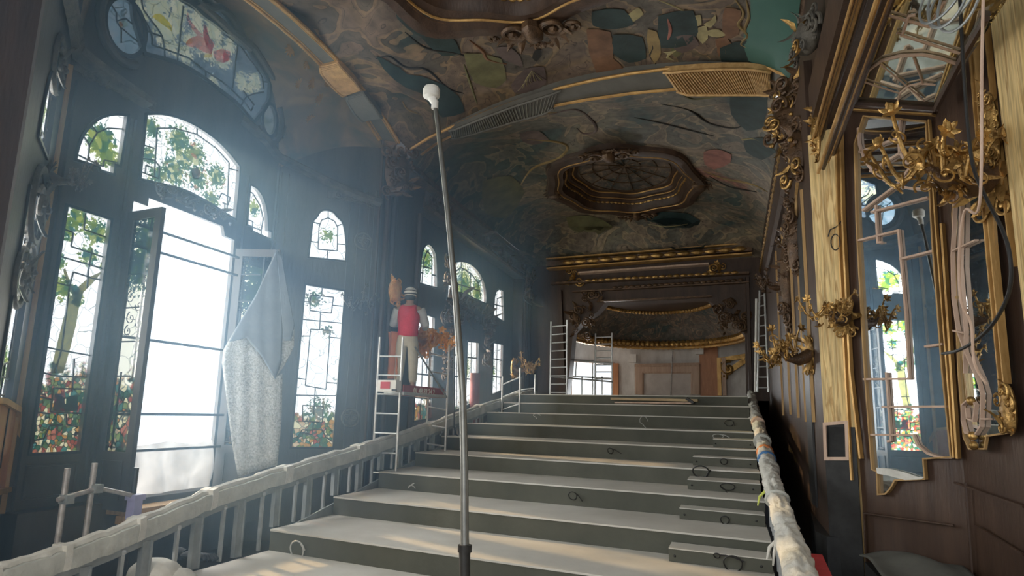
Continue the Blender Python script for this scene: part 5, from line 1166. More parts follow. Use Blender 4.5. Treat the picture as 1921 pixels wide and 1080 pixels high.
WN = FB.pxs([(1072, 738), (1072, 676), (1150, 682), (1150, 740)]); WN[0] = (WN[0][0], LAND+.02); WN[3] = (WN[3][0], LAND+.02)
o = bpy.data.objects['wall_niche_back']; bpy.data.objects.remove(o)
struct(plate('wall_niche_back', FB, [(-6.2, FLOOR), (1.3, FLOOR), (1.3, 2.55), (-6.2, 2.55)], [WN], .1, M['plaster']))
dl = bpy.data.objects['daylight_niche_window']; dl.location = ((WN[0][0]+WN[2][0])/2, 21.9, 1.1); dl.location.y = 22.7; dl.data.energy *= 3.4
root = empty('window_90'); root['kind'] = 'structure'
m = MB(); outline_bar(m, FB, WN, .08, -.05, .05); m.build('window_frame', M['palewood'], root)
for q in ([(1112, 676), (1112, 740)], [(1072, 706), (1150, 710)], [(1092, 706), (1092, 740)], [(1130, 706), (1130, 740)], [(1082, 676), (1080, 706)]): m = MB(); m.bar(FB.P(*FB.px(*q[0]), .0), FB.P(*FB.px(*q[1]), .0), .05, .04, FB.n); m.build('glazing_bar', M['stud'], root, smooth=False)
root = empty('door_3'); root['kind'] = 'structure'
dr_ = FB.pxs([(1200, 740), (1200, 692), (1305, 692), (1305, 740)])
m = MB(); P = [FB.P(*q, .02) for q in dr_]; m.sweep(P, [(-.14, 0), (.14, 0), (.14, .10), (.10, .14), (-.10, .14), (-.14, .10)], FB.n); m.build('door_surround', M['palewood'], root)
plate('door_panel', FB, dr_, [], .03, surf('pale_board', (.52, .46, .42), (.66, .60, .55), .8), root, c0=.04)
m = MB(); m.sweep([FB.P(*FB.px(1192, 686), .03), FB.P(*FB.px(1312, 684), .03)], [(-.05, 0), (.05, 0), (.05, .2), (-.05, .16)], FB.n); m.build('door_cornice', M['palewood'], root)
def brd(name, x0, y0, x1, y1, mat, label, c1=.06, cat='panel'):
    a, b, c, d = pxr(FB, x0, y0, x1, y1); m = MB(); m.fbox(FB, a, b, max(c, LAND), d, .0, c1); return tag(m.build(name, M[mat], smooth=False), label, cat)
brd('varnished_board', 1314, 650, 1346, 742, 'orangewood', 'orange varnished wood panel right of the far doorway')
brd('varnished_post', 1150, 682, 1161, 742, 'orangewood', 'narrow orange wooden post beside the far bright window', .14, 'post')
brd('gilt_post', 1347, 672, 1352, 742, 'goldrail', 'thin gilt post right of the orange panel', .25, 'post'); brd('gilt_post', 1356, 672, 1361, 742, 'palewood', 'pale post beneath the gilt far bracket', .25, 'post')
brd('plaster_block', 1180, 665, 1195, 680, 'plaster', 'small plaster block at the upper left of the far doorway', .2, 'block'); brd('plaster_block', 1305, 652, 1320, 665, 'plaster', 'small plaster block under the niche cornice, right of the doorway', .2, 'block')
m = MB(); a = FB.P(*FB.px(1352, 676), .1); b = FB.P(*FB.px(1400, 668), .1); m.bar(a, b, .2, .14); m.scroll(FB.P(*FB.px(1366, 692), .15), .22, 1.4, .05, FB.u, UP, FB.n, 1.2); m.scroll(FB.P(*FB.px(1358, 706), .15), .12, 1.4, .04, FB.u, UP, FB.n, 3.2); m.bar(FB.P(*FB.px(1362, 700), .12), FB.P(*FB.px(1398, 676), .12), .12, .16)
tag(m.build('gilt_bracket', M['gold']), 'large gilt scroll bracket at the right of the far niche', 'bracket')
m = MB(); m.tube([at(1258, 742, Y=21.6), at(1262, 658, Y=21.6)], .02, 6); tag(m.build('prop_pole', M['rust']), 'thin pole propped in front of the far doorway', 'pole')

# ================================================================== RIGHT SIDE
FW = Fr(XR-.01, 0, 0, 1, -1, 0)
p1, p2 = at(1471, 275, X=.80), at(1440, 458, X=.80)
m = MB(); m.sweep([V((XR, 17.95, 3.66)), V((XR, 9.3, 3.72))], [(-.02, -.55), (-.02, .8), (.03, .8), (.04, .10), (.10, .08), (.10, .0), (.05, -.1), (.05, -.4), (.09, -.45), (.05, -.55)], UP); struct(m.build('trim_30', M['wood']))
m = MB(); N = 60; m.tube([V((.77, 9.4+8.4*i/N, 3.74-.08*i/N)) for i in range(N+1)], [(.03, .055)[i % 2] for i in range(N+1)], 6); tag(m.build('bead_moulding', M['gold']), 'gilt beaded cornice running along the top of the far right wall', 'moulding')
# carved corner group on the right pier
FK = Fr(.82, 8.95, .75, -.66, -.66, -.75)
ornament('carved_capital', FK, -.28, .34, 3.35, 4.35, 51, 'carve', 'large dark carved capital with gilt leaves at the right end of the cross rib', .15, .20, 1.7, 'carving', gilt='gold')
ornament('carved_console', Fr(.80, 8.1, .5, -.86, -.86, -.5), -.16, .22, 2.65, 3.35, 52, 'carve', 'carved console of scrolls below the large right capital', .13, .13, 1.8, 'carving', gilt='gold')
ornament('carved_drop', Fr(.78, 8.9, .5, -.86, -.86, -.5), -.12, .14, 1.75, 2.75, 53, 'carve', 'carved drop of leaves and berries hanging under the right console', .10, .10, 1.8, 'carving')
ornament('carved_drop', Fr(.80, 10.6, .5, -.86, -.86, -.5), -.10, .14, 1.2, 2.7, 57, 'carve', 'darker carved drop further along the right wall', .12, .10, 1.3, 'carving')
ornament('carved_cartouche', Fr(.80, 6.5, .3, -.95, -.95, -.3), -.26, .24, 3.42, 3.80, 54, 'carvebay', 'pale carved cartouche on the beam at the top right', .12, .14, 1.5, 'carving', gilt='gold')
ornament('carved_plaque', Fr(.93, 0, 0, 1, -1, 0), 5.6, 6.6, 4.0, 4.5, 55, 'carve', 'dark carved panel high on the upper right wall', .1, .05, .5, 'carving')
strips(FW, [[(11.2, .1), (11.2, 3.0)], [(9.9, .05), (9.9, 3.0)], [(8.1, .0), (8.1, 2.6)], [(8.9, .0), (8.9, 2.4), (8.7, 2.75), (8.4, 2.85)], [(12.8, .1), (12.8, 3.0)]], .05, .03, 'rawtrim', 'trim_31', None, False)
m = MB(); m.fbox(FW, 8.25, 8.8, -.9, 2.4, .0, .02); struct(m.build('trim_32', M['black'], smooth=False))  # flat black board painting in the dark of an arched recess
m = MB(); m.prism([V((.86, 9.4, FLOOR)), V((.74, 7.62, FLOOR)), V((.80, 7.3, FLOOR)), V((1.0, 7.3, FLOOR))], (0, 0, .75)); tag(m.build('low_cabinet', M['black'], smooth=False), 'dark low cabinet behind the wrapped right handrail', 'cabinet')
# raw wood pier mouldings, beam
p_ = [at(x, y, Y=7.2) for x, y in [(1549, 170), (1558, 165), (1570, 215), (1581, 200), (1590, 192)]]
beam = MB(); beam.box((.98, 4.6, 3.22), .24, 5.3, .42); bo = beam.build('trim_33', M['panel'], smooth=False); struct(bo)
for i, (x, y, r, mt) in enumerate([(1549, 176, .022, 'goldrail'), (1557, 170, .014, 'rawtrim'), (1566, 160, .022, 'goldrail'), (1575, 150, .02, 'panel'), (1572, 215, .03, 'goldrail'), (1583, 208, .022, 'panel'), (1592, 200, .02, 'goldrail'), (1600, 190, .026, 'panel')]):
    p = at(x, y, X=.855+.03*min(i, 3) if i < 4 else .90+.05*(i-4)); m = MB(); m.tube([V((p.x, 7.2, p.z)), V((p.x, 2.2, p.z))], r*(.62 if mt != 'panel' else 1), 8); struct(m.build('trim_34', M[mt]))
ornament('gilded_corner', Fr(.88, 7.1, .3, -.95, -.95, -.3), -.06, .1, 2.55, 3.15, 56, 'gold', 'gilt carved leaf strip at the corner of the beam and stripped pier', .07, .05, 1.6, 'carving')
strips(FM, [[(1572, 250), (1575, 400), (1590, 700), (1602, 900)], [(1580, 240), (1584, 400), (1599, 700), (1618, 860)]], .03, .04, 'goldrail', 'trim_35')
strips(FM, [[(1745, 225), (1758, 420), (1780, 700), (1792, 858)]], .02, .03, 'goldrail', 'trim_36')
strips(FM, [[(1770, 420), (1785, 640), (1800, 860)]], .03, .04, 'goldrail', 'trim_37')
# mirror on the angled panel
mr = empty('door_4'); mr['kind'] = 'structure'
MO = [(1621, 218), (1738, 228), (1750, 450), (1768, 690), (1785, 857), (1733, 860), (1736, 898), (1700, 900), (1680, 900), (1676, 908), (1670, 918), (1662, 926), (1648, 927), (1646, 884), (1637, 880), (1622, 680), (1608, 420), (1604, 270)]
plate('mirror_pane', FM, FM.pxs(MO), [], .01, M['mirror'], mr, c0=-.025)
m = MB(); outline_bar(m, FM, FM.pxs(MO), .013, -.03, .015); m.build('mirror_frame', M['rawtrim'], mr)
def bars(fr, ls, w_, mat, parent, nm='glazing_bar', c=.0, px=True):
    for l in ls:
        m = MB(); P = [fr.P(*(fr.px(*q) if px else q), c) for q in l]; m.sweep(P, [(-w_/2, -.02), (w_/2, -.02), (w_/2, .012), (-w_/2, .012)], fr.n); m.build(nm, M[mat], parent, smooth=False)
bars(FM, [[(1610, 451), (1686, 432), (1700, 590), (1706, 710)], [(1634, 398), (1741, 370)], [(1643, 385), (1647, 455), (1655, 454)], [(1688, 486), (1752, 470)], [(1620, 711), (1706, 710)], [(1663, 698), (1672, 826), (1665, 828)], [(1655, 763), (1777, 762)],
          [(1634, 815), (1714, 816), (1722, 835), (1740, 850), (1762, 858), (1787, 858)], [(1735, 650), (1768, 645)], [(1640, 540), (1640, 541)]], .018, 'palewood', mr)
bars(FM, [[(1739, 354), (1715, 354), (1690, 350), (1665, 342), (1640, 325), (1622, 300), (1612, 270), (1610, 240)], [(1690, 222), (1686, 260), (1688, 285), (1700, 305), (1722, 312), (1738, 312)],
          [(1612, 285), (1688, 258)], [(1632, 322), (1692, 285)], [(1685, 345), (1712, 308)], [(1618, 395), (1705, 330)]], .020, 'palewood', mr)
m = MB(); vs = []; fr = FM
P = [(1646, 882), (1690, 890), (1722, 900), (1734, 900), (1712, 906), (1700, 914), (1672, 921), (1662, 928), (1648, 928)]
tag(plate('torn_paper', FM, FM.pxs([(1646, 877), (1672, 879), (1700, 886), (1722, 894), (1736, 895), (1730, 899), (1700, 900), (1670, 892), (1648, 888)]), [], .02, M['wrap'], None, c0=.02), 'torn white paper strip caught at the bottom of the angled mirror', 'paper')
# panel mouldings below the mirrors
strips(FM, [[(1626, 1060), (1622, 962), (1790, 985)], [(1612, 1060), (1606, 900)]], .02, .015, 'panel', 'trim_38')
strips(FR, [[(1792, 905), (1921, 950)], [(1830, 985), (1921, 1040)], [(1825, 1080), (1812, 905)]], .02, .012, 'panel', 'trim_39')
# right hand door with mirror
md_ = empty('door_5'); md_['kind'] = 'structure'
MO2 = [(1812, 300), (1870, 250), (1884, 480), (1898, 640), (1906, 812), (1866, 818), (1862, 842), (1832, 842), (1822, 820), (1812, 700), (1806, 560), (1800, 400)]
plate('mirror_pane', FR, FR.pxs(MO2), [], .01, M['mirror'], md_, c0=.045)
m = MB(); outline_bar(m, FR, FR.pxs(MO2), .013, .04, .06); m.build('mirror_frame', M['rawtrim'], md_)
bars(FR, [[(1812, 330), (1804, 480), (1806, 560), (1815, 620), (1832, 665), (1855, 715), (1862, 740), (1860, 800), (1850, 815), (1830, 812), (1824, 790), (1824, 760), (1836, 750)], [(1822, 380), (1820, 500), (1830, 620), (1828, 700)], [(1840, 745), (1850, 760), (1846, 790), (1834, 785), (1832, 765)],
          [(1806, 620), (1830, 625)], [(1860, 786), (1876, 786)], [(1842, 390), (1866, 380)], [(1806, 470), (1850, 450)]], .012, 'palewood', md_, c=.07)
m = MB()
for q in ((1843, 752), (1846, 818), (1848, 836)): m.ball(FR.P(*FR.px(*q), .08), .035)
m.build('door_handle', M['gold'], md_)
strips(FR, [[(1832, 0), (1850, 200), (1875, 480), (1897, 700), (1905, 812)], [(1842, 0), (1862, 250), (1884, 480), (1908, 720)]], .025, .05, 'goldrail', 'trim_41', c0=.04)
strips(FR, [[(1863, 0), (1882, 200), (1921, 500)]], .02, .04, 'goldrail', 'trim_42', c0=.04)
m = MB(); a = FR.px(1905, 200)[0]; m.fbox(FR, a-1.6, a, -.5, 3.5, .0, .10); struct(m.build('wall_right_jamb', M['raw'], smooth=False))
ornament('gilded_drop', Fr(2.86, 0, -.1806, .9836, -.9836, -.1806), *sorted((FR.px(1868, 200)[0], FR.px(1895, 200)[0])), *sorted((FR.px(1880, 330)[1], FR.px(1880, 160)[1])), 61, 'gold', 'gilt carved drop on the frame above the large sconce', .06, .05, 1.6, 'carving')
ornament('gilded_scroll', Fr(2.86, 0, -.1806, .9836, -.9836, -.1806), *sorted((FR.px(1905, 780)[0], FR.px(1935, 780)[0])), *sorted((FR.px(1905, 820)[1], FR.px(1905, 715)[1])), 62, 'gold', 'gilt carved scroll at the right edge beside the mirrored door', .09, .05, 1.4, 'carving')
# mirrored cove over the passage
A_ = at(1600, 190, X=1.07); B_ = at(1757, 202, X=1.70)
A2 = V((A_.x, 3.0, A_.z)); B2 = V((B_.x, 3.0, B_.z)); nS = (A2-A_).cross(B_-A_).normalized()
if nS.z > 0: nS = -nS
cv = empty('ceiling_mirror_cove'); cv['kind'] = 'structure'
m = MB(); m.prism([A_, B_, B2, A2], -nS*.03); m.build('mirror_pane', M['mirrortop'], cv, smooth=False)
def onS(x, y): d = ROT @ ray(x, y); return d*(A_.dot(nS)/d.dot(nS))+nS*.015
for l, w_ in [([(1620, 150), (1630, 128), (1655, 110), (1690, 101), (1730, 99), (1765, 106), (1795, 116)], .035), ([(1684, 188), (1690, 170), (1704, 158), (1725, 153), (1755, 156)], .025), ([(1620, 150), (1688, 172)], .02), ([(1653, 118), (1735, 186)], .02), ([(1714, 103), (1732, 155)], .02),
              ([(1664, 24), (1745, 47), (1752, 36), (1772, 0)], .03), ([(1690, 62), (1800, 96)], .03), ([(1718, 24), (1706, 26), (1694, 60), (1683, 58)], .03), ([(1600, 190), (1755, 201)], .05), ([(1756, 201), (1800, 115), (1850, 30)], .05), ([(1602, 190), (1640, 85), (1668, 0)], .05)]:
    m = MB(); m.tube([onS(*q) for q in l], w_*(.36 if w_ < .04 else .55), 6); m.build('glazing_bar', M['palewood'] if w_ < .04 else M['panel'], cv)
m = MB(); m.prism([FM.P(0, 2.5, .02), FM.P(.93, 2.5, .02), B_+V((.05, 0, .05)), A_+V((0, 0, .05))], (0, .02, 0)); 
strips(FM, [[(1603, 200), (1757, 212)]], .06, .05, 'panel', 'trim_43'); strips(FM, [[(1603, 207), (1757, 217)]], .02, .07, 'goldrail', 'trim_44')
for o in C.objects:
    if o.name.startswith('trim_'): o['kind'] = 'structure'
# covered platform bottom right
def cl(u, v):
    return V((1.02+.70*u, 5.2+1.75*v, -1.10-.10*(u-.3)**2*.6+.025*math.sin(u*8+v*5)+.03*math.sin(v*9+1)))
o = grid('', None, cl, 24, 24).build('covering_sheet', surf('grey_sheet', (.10, .10, .085), (.16, .16, .14), .8)); tag(o, 'grey sheet lying over a low platform at the bottom right', 'sheet')
o.modifiers.new('s', 'SOLIDIFY').thickness = .015
m = MB(); m.box((1.37, 6.05, -1.34), .66, 1.6, .34); tag(m.build('low_platform', M['black'], smooth=False), 'low dark platform beneath the grey sheet by the angled mirror', 'platform')
m = MB(); zz = FY.px(1570, 800)[1]; m.fbox(FY, 0.0, .297, FLOOR, zz, .0, .012); tag(m.build('dark_cover', M['black'], smooth=False), 'black cover over the foot of the stripped wooden pier', 'panel')  # flat black plate, darkens the pier below the raw wood
m = MB(); l = FY.pxs([(1551, 860), (1549, 795), (1590, 792), (1592, 860)]); outline_bar(m, FY, l, .03, 0, .03); o = m.build('wooden_hatch', M['palewood']); tag(o, 'small carved wooden frame low on the stripped pier', 'panel'); plate('panel_field', FY, l, [], .012, M['black'], o, c0=.012)

# ================================================================== SCONCES
def sconce(pos, n, size, label, mat='gold', seed=0, arms=5, side=0.0):
    """carved back plate with branching arms that curl out of the wall and end in flower cups"""
    rng = random.Random(seed); n = V(n).normalized(); u = UP.cross(n).normalized(); P0 = V(pos); S = size
    root = empty('wall_sconce', label, 'wall lamp', None)
    m = MB(); m.ball(P0+n*.02*S, .16*S, .8, .5, 1.9, u, n, UP, 12, 8)
    for k in range(9): g = k*2*PI/9; m.leaf(P0+n*.04*S, u*math.cos(g)*.8+UP*math.sin(g)*1.4, n, .36*S, .07*S, .25)
    for sg in (-1, 1): m.scroll(P0+u*sg*.12*S-UP*.28*S+n*.03*S, .10*S, 1.4, .02*S, u*sg, UP, n, .4); m.scroll(P0+u*sg*.10*S+UP*.25*S+n*.03*S, .08*S, 1.4, .018*S, u*sg, UP, n, 2)
    m.build('backplate', M[mat], root)
    m = MB(); m.tube([P0+n*.02*S, P0+n*.25*S-UP*.10*S, P0+n*.45*S-UP*.07*S, P0+n*.58*S+UP*.04*S], [.13*S, .10*S, .055*S, .03*S], 10); m.scroll(P0+n*.42*S, .13*S, 1.6, .022*S, n, UP, u, 3, 1, 0); m.build('stem', M['carve'] if mat == 'gold' else M[mat], root)
    hub = P0+n*.50*S
    for k in range(arms):
        g = (k-(arms-1)/2)*.75+side; d = n*math.cos(g)*.8+u*math.sin(g); up = rng.uniform(-.3, .75); L = S*rng.uniform(.38, .62)
        m = MB(); pts = []; rad = []
        for i in range(15):
            t = i/14; pts.append(hub+d*(L*t)+UP*(S*(.22*math.sin(2.6*t*PI)*.6+up*.45*t))+u*(S*.05*math.sin(6*t))); rad.append(S*(.026-.012*t))
        m.tube(pts, rad, 7)
        for i in (4, 8, 11):
            q = pts[i]; r_ = V((rng.uniform(-1, 1), rng.uniform(-1, 1), rng.uniform(-1, 1))).normalized(); w2 = d.cross(r_).normalized()
            m.scroll(q, S*.075, 1.3, S*.011, r_, w2, d, rng.random()*6, 1, .4); m.leaf(q, r_, d, S*.14, S*.03, .5)
        a = m.build('arm', M[mat], root)
        m = MB(); e = pts[-1]; dd = (pts[-1]-pts[-2]).normalized(); a1 = dd.orthogonal().normalized(); a2 = dd.cross(a1)
        m.flower(e, S*.085, a1, a2, dd, 6); m.tube([e, e+UP*S*.06], [S*.03, S*.022], 7)
        m.build('flower_cup', M['gold'] if mat == 'gold' else M[mat], root)
    for k in range(4 if S < .8 else 11):
        q = hub+V((rng.uniform(-.2, .2), rng.uniform(-.2, .2), rng.uniform(-.22, .22)))*S; a1 = V((rng.uniform(-1, 1), rng.uniform(-1, 1), rng.uniform(-1, 1))).normalized()
        m = MB(); m.flower(q, S*.09, a1.orthogonal().normalized(), a1.cross(a1.orthogonal()).normalized(), a1, 5); m.build('blossom', M['gold'] if mat == 'gold' else M[mat], root)
    return settle(root)
M['glowgold'] = surf('glow_gold', (.75, .30, .06), (1.0, .62, .22), .4, .35, 10, .25)  # brighter copy of the gold, sun glow painted into its colour
sconce(FR.P(*FR.px(1878, 330), .04), (-.90, -.42, 0), .92, 'large gilt branched wall sconce with blossoms in front of the right mirrored door', 'gold', 3, 8, -.1)
sconce(at(1588, 595, Y=7.2), (-.55, -.83, 0), .55, 'gilt branched sconce on the stripped yellow wooden pier', 'gold', 5, 5, .3)
sconce(at(1524, 665, X=.84), (-1, -.35, 0), .62, 'gilt sconce lower on the dark right wall, left of the stripped pier', 'gold', 8, 6, .2)
sconce(at(1470, 535, X=.84), (-1, -.3, 0), .5, 'small dark gilt sconce high behind the others on the right wall', 'carve', 9, 4)
sconce(at(668, 575, X=-5.6), (.72, -.7, 0), .55, 'dull grey sconce on the pilaster between the garden window and the pier', 'carvebay', 12, 5)
sconce(FN.P(1.15, 2.1, .02), (.7, .7, 0), .42, 'dull grey branched sconce on the near left panel at the picture edge', 'carvebay', 14, 5)
sconce(at(962, 690, X=-5.2), (1, -.2, 0), .75, 'gilt branched sconce on the far end of the left wall', 'gold', 15, 5)
sconce(at(790, 640, X=-5.2), (1, -.5, 0), .85, 'golden sconce with sunlight painted in, beside the worker in red', 'glowgold', 18, 6, -.5)

# ================================================================== CABLES ON THE RIGHT
m = MB(); c = at(1798, 0, X=1.35); 
for k in range(4):
    rx, rz = (.24, .13) if k % 2 else (.20, .17); o_ = V((-.02*k, .02*k, .03*k)); uu = V((.3, -.95, 0))
    m.tube([c+o_+uu*(rx*math.cos(2*PI*i/28))+UP*(rz*math.sin(2*PI*i/28)) for i in range(28)], .009, 6, closed=True)
tag(m.build('cable_coil', M['stud']), 'grey cable hanging in loops at the top right corner', 'cable')
def spline(ctrl, n=8):
    out = []; Cc = [ctrl[0]]+ctrl+[ctrl[-1]]
    for i in range(1, len(Cc)-2):
        for k in range(n):
            t = k/n; a, b, c_, d = Cc[i-1], Cc[i], Cc[i+1], Cc[i+2]
            out.append(.5*((2*b)+(c_-a)*t+(2*a-5*b+4*c_-d)*t*t+(3*b-a-3*c_+d)*t*t*t))
    return out+[ctrl[-1]]
m = MB(); m.tube(spline([at(x, y, X=1.45) for x, y in [(1799, -40), (1804, 60), (1811, 180), (1818, 260), (1828, 320), (1852, 375), (1878, 425), (1893, 470), (1897, 520), (1888, 562), (1862, 608), (1828, 640), (1795, 658), (1768, 663)]]), .011, 7)
tag(m.build('hanging_cable', M['cable']), 'long black cable hanging in a loop over the right mirrors', 'cable')
m = MB(); m.tube(spline([at(x, y, X=1.30) for x, y in [(1846, -60), (1842, 120), (1838, 380), (1810, 395), (1800, 470), (1802, 560), (1822, 610), (1828, 680), (1850, 720)]]), .008, 6); tag(m.build('hanging_cable', M['palewood']), 'thin brown cord hanging in front of the right door mirror', 'cord')
m = MB(); q = FY.P(*FY.px(1570, 455), .03); m.tube([q+FY.u*(.045*math.cos(2*PI*i/20))+UP*(.08*math.sin(2*PI*i/20)) for i in range(20)], .006, 6, closed=True); m.tube([FY.P(*FY.px(x, y), .03) for x, y in [(1556, 445), (1560, 432), (1574, 425), (1580, 416), (1583, 428)]], .006, 6); tag(m.build('wire_loop', M['cable']), 'thin dark wire loop hanging on the stripped wooden pier', 'wire')

# ================================================================== SCAFFOLDS AND LADDERS
def ladder(name, p0, p1, q0, q1, n, r, mat, label, cat='scaffold frame', rung0=.08, rung1=.96, group=None):
    root = empty(name, label, cat, group)
    for a, b in ((p0, p1), (q0, q1)): m = MB(); m.tube([a, b], r, 10); m.build('upright', M[mat], root)
    for k in range(n):
        t = rung0+(rung1-rung0)*k/(n-1); m = MB(); m.tube([p0.lerp(p1, t), q0.lerp(q1, t)], r*.72, 8); m.build('rung', M[mat], root)
    return settle(root)
def down(p, z): return V((p.x, p.y, z))
a1 = at(713, 632, Y=9.25); b1 = at(756, 632, Y=9.25)
ladder('scaffold_ladder', down(a1, FLOOR), a1, down(b1, FLOOR), b1, 9, .018, 'alu', 'aluminium scaffold ladder frame left of the worker', rung0=.12, rung1=.90)
a2 = at(808, 640, Y=10.9); b2 = at(843, 648, Y=10.9)
ladder('scaffold_ladder', down(a2, FLOOR), a2, down(b2, FLOOR), b2, 9, .018, 'alu', 'aluminium scaffold ladder frame right of the worker', rung0=.12, rung1=.93)
PLZ = at(775, 738, X=-5.03).z
m = MB(); c1 = (a1+b1)/2; c2 = (a2+b2)/2; m.bar(V((c1.x+.04, c1.y+.1, PLZ-.03)), V((c2.x+.02, c2.y-.05, PLZ-.03)), .34, .05); root = empty('scaffold_platform', 'scaffold deck with a faded red toe board, under the worker', 'platform')
m.build('deck', M['alu'], root, smooth=False)
ta = at(757, 718, Y=9.35); tb = at(832, 742, Y=10.75); ta.z = PLZ+.02; tb.z = PLZ+.02
m = MB(); m.bar(ta, tb, .02, .16); tbd = m.build('toe_board', M['banner'], root, smooth=False)
cu = bpy.data.curves.new('phone', 'FONT'); cu.body = '01 48 83 24 2'; cu.size = .13; cu.extrude = .003; cu.align_x = 'CENTER'; cu.align_y = 'CENTER'
to = bpy.data.objects.new('t', cu); C.objects.link(to); me = bpy.data.meshes.new_from_object(to.evaluated_get(bpy.context.evaluated_depsgraph_get())); bpy.data.objects.remove(to)
ud = (tb-ta).normalized(); nd = V((ud.y, -ud.x, 0)); mt_ = Matrix((ud, UP, nd)).transposed().to_4x4(); mt_.translation = ta.lerp(tb, .48)+nd*.014
me.transform(mt_); me.materials.append(M['white']); me.name = 'lettering'; lo = bpy.data.objects.new('lettering', me); C.objects.link(lo); lo.parent = tbd; settle(root)
m = MB(); m.tube([at(778, 650, Y=9.5), at(838, 745, Y=10.7)], .014, 8); tag(m.build('diagonal_brace', M['stud']), 'diagonal brace tube crossing the scaffold beside the worker', 'tube')
root = empty('control_box', 'small white box with a red display on the left scaffold frame', 'box'); p = at(730, 724, Y=9.15)
m = MB(); m.box(p, .30, .16, .17); m.build('box_body', M['white'], root, smooth=False); m = MB(); m.box(p+V((-.02, -.085, .01)), .15, .012, .10); m.build('display', M['red'], root, smooth=False); m = MB(); m.box(p+V((.13, -.085, -.06)), .08, .012, .03); m.build('label_plate', M['black'], root, smooth=False); settle(root)
m = MB()
def oc(u, v): p = at(738-(.5-u)*20, 622+v*88, Y=9.75); return p+V((.0, .04*math.sin(u*9+v*3), 0))
o = grid('', None, oc, 10, 14).build('orange_cloth', M['orange']); o.modifiers.new('s', 'SOLIDIFY').thickness = .02; tag(o, 'orange cloth hanging from the pier to the left of the worker', 'cloth')
m = MB(); pp = at(741, 545, X=-5.1); m.ball(pp, .17, .5, 1, 1.1, seg=12, rings=8); crop_cluster(m, Fr(-5.12, 0, 0, 1, 1, 0), pp.y-.18, pp.y+.18, pp.z-.25, pp.z+.25, 71, 1.3, .1, .1); tag(m.build('glow_carving', M['glowgold']), 'gilt carving with a yellow glow painted in, on the pier in front of the worker', 'carving')  # yellow glow, painted in as a bright gold carving
# far scaffolds
A3 = at(1034, 603, Y=17.2); B3 = at(1064, 600, Y=17.2); ladder('scaffold_ladder', down(A3, LAND), A3, down(B3, LAND), B3, 9, .022, 'alu', 'ladder frame in front of the far left end of the landing', rung0=.05, rung1=.93)
A4 = at(1117, 625, Y=18.9); B4 = at(1148, 624, Y=18.9); ladder('scaffold_ladder', down(A4, LAND), A4, down(B4, LAND), B4, 7, .024, 'alu', 'bright ladder frame standing in the far niche before the window', rung0=.30, rung1=.94)
m = MB(); m.tube([at(1062, 674, Y=18.6), at(1150, 682, Y=18.6)], .03, 8); tag(m.build('scaffold_tube', M['alu']), 'horizontal tube joining the far ladder frames', 'tube')
m = MB(); m.tube([at(1034, 706, Y=17.3), at(1150, 716, Y=18.6)], .022, 8); tag(m.build('scaffold_tube', M['alu']), 'lower horizontal tube between the far ladder frames', 'tube')
A5 = at(945, 698, Y=15.4); B5 = at(983, 700, Y=15.4); A5.x = min(A5.x, -5.0); 
ladder('scaffold_ladder', down(at(943, 706, Y=14.6), FLOOR), at(943, 706, Y=14.6), down(at(976, 690, Y=14.6), FLOOR), at(976, 690, Y=14.6), 8, .02, 'alu', 'top of an aluminium frame showing behind the upper left handrail', rung0=.2, rung1=.93)
ladder('scaffold_ladder', down(at(977, 706, Y=16.4), FLOOR), at(977, 706, Y=16.4), down(at(1004, 702, Y=16.4), FLOOR), at(1004, 702, Y=16.4), 6, .02, 'alu', 'second frame top behind the end of the left handrail', rung0=.3, rung1=.88)
ladder('step_ladder', at(1421, 735, Y=16.6), at(1425, 545, Y=16.9), at(1442, 735, Y=16.6), at(1434, 542, Y=16.9), 10, .024, 'alu', 'tall aluminium ladder standing against the far right wall', 'ladder', .04, .94)
m = MB(); m.tube([at(1417, 735, Y=17.4), at(1419, 560, Y=17.0)], .03, 8); tag(m.build('ladder_stay', M['white']), 'white upright just left of the far right ladder', 'post')
# short scaffold stub bottom left
root = empty('scaffold_stub', 'scuffed scaffold tubes with clamps standing low before the left windows', 'scaffold')
for (x, y, y2) in ((127, 878, 1004), (178, 868, 990), (256, 877, 960)):
    p = at(x, y, X=-5.25); m = MB(); m.tube([V((p.x, p.y, FLOOR)), p], .024, 10); m.build('upright', M['rust'] if x < 250 else M['black'], root)
for q in ([(108, 937), (180, 917)], [(178, 914), (262, 932)]):
    m = MB(); m.tube([at(*q[0], X=-5.22), at(*q[1], X=-5.22)], .020, 10); m.build('cross_tube', M['rust'], root)
for q in ((180, 916), (125, 936)): m = MB(); m.box(at(*q, X=-5.22), .09, .07, .07); m.build('clamp', M['stud'], root, smooth=False)
m = MB(); m.box(at(254, 932, X=-5.22), .12, .12, .05); m.box(at(252, 950, X=-5.22), .09, .09, .22); m.build('screw_jack', surf('lilac_paint', (.25, .25, .42), (.35, .35, .52), .5), root, smooth=False); settle(root)

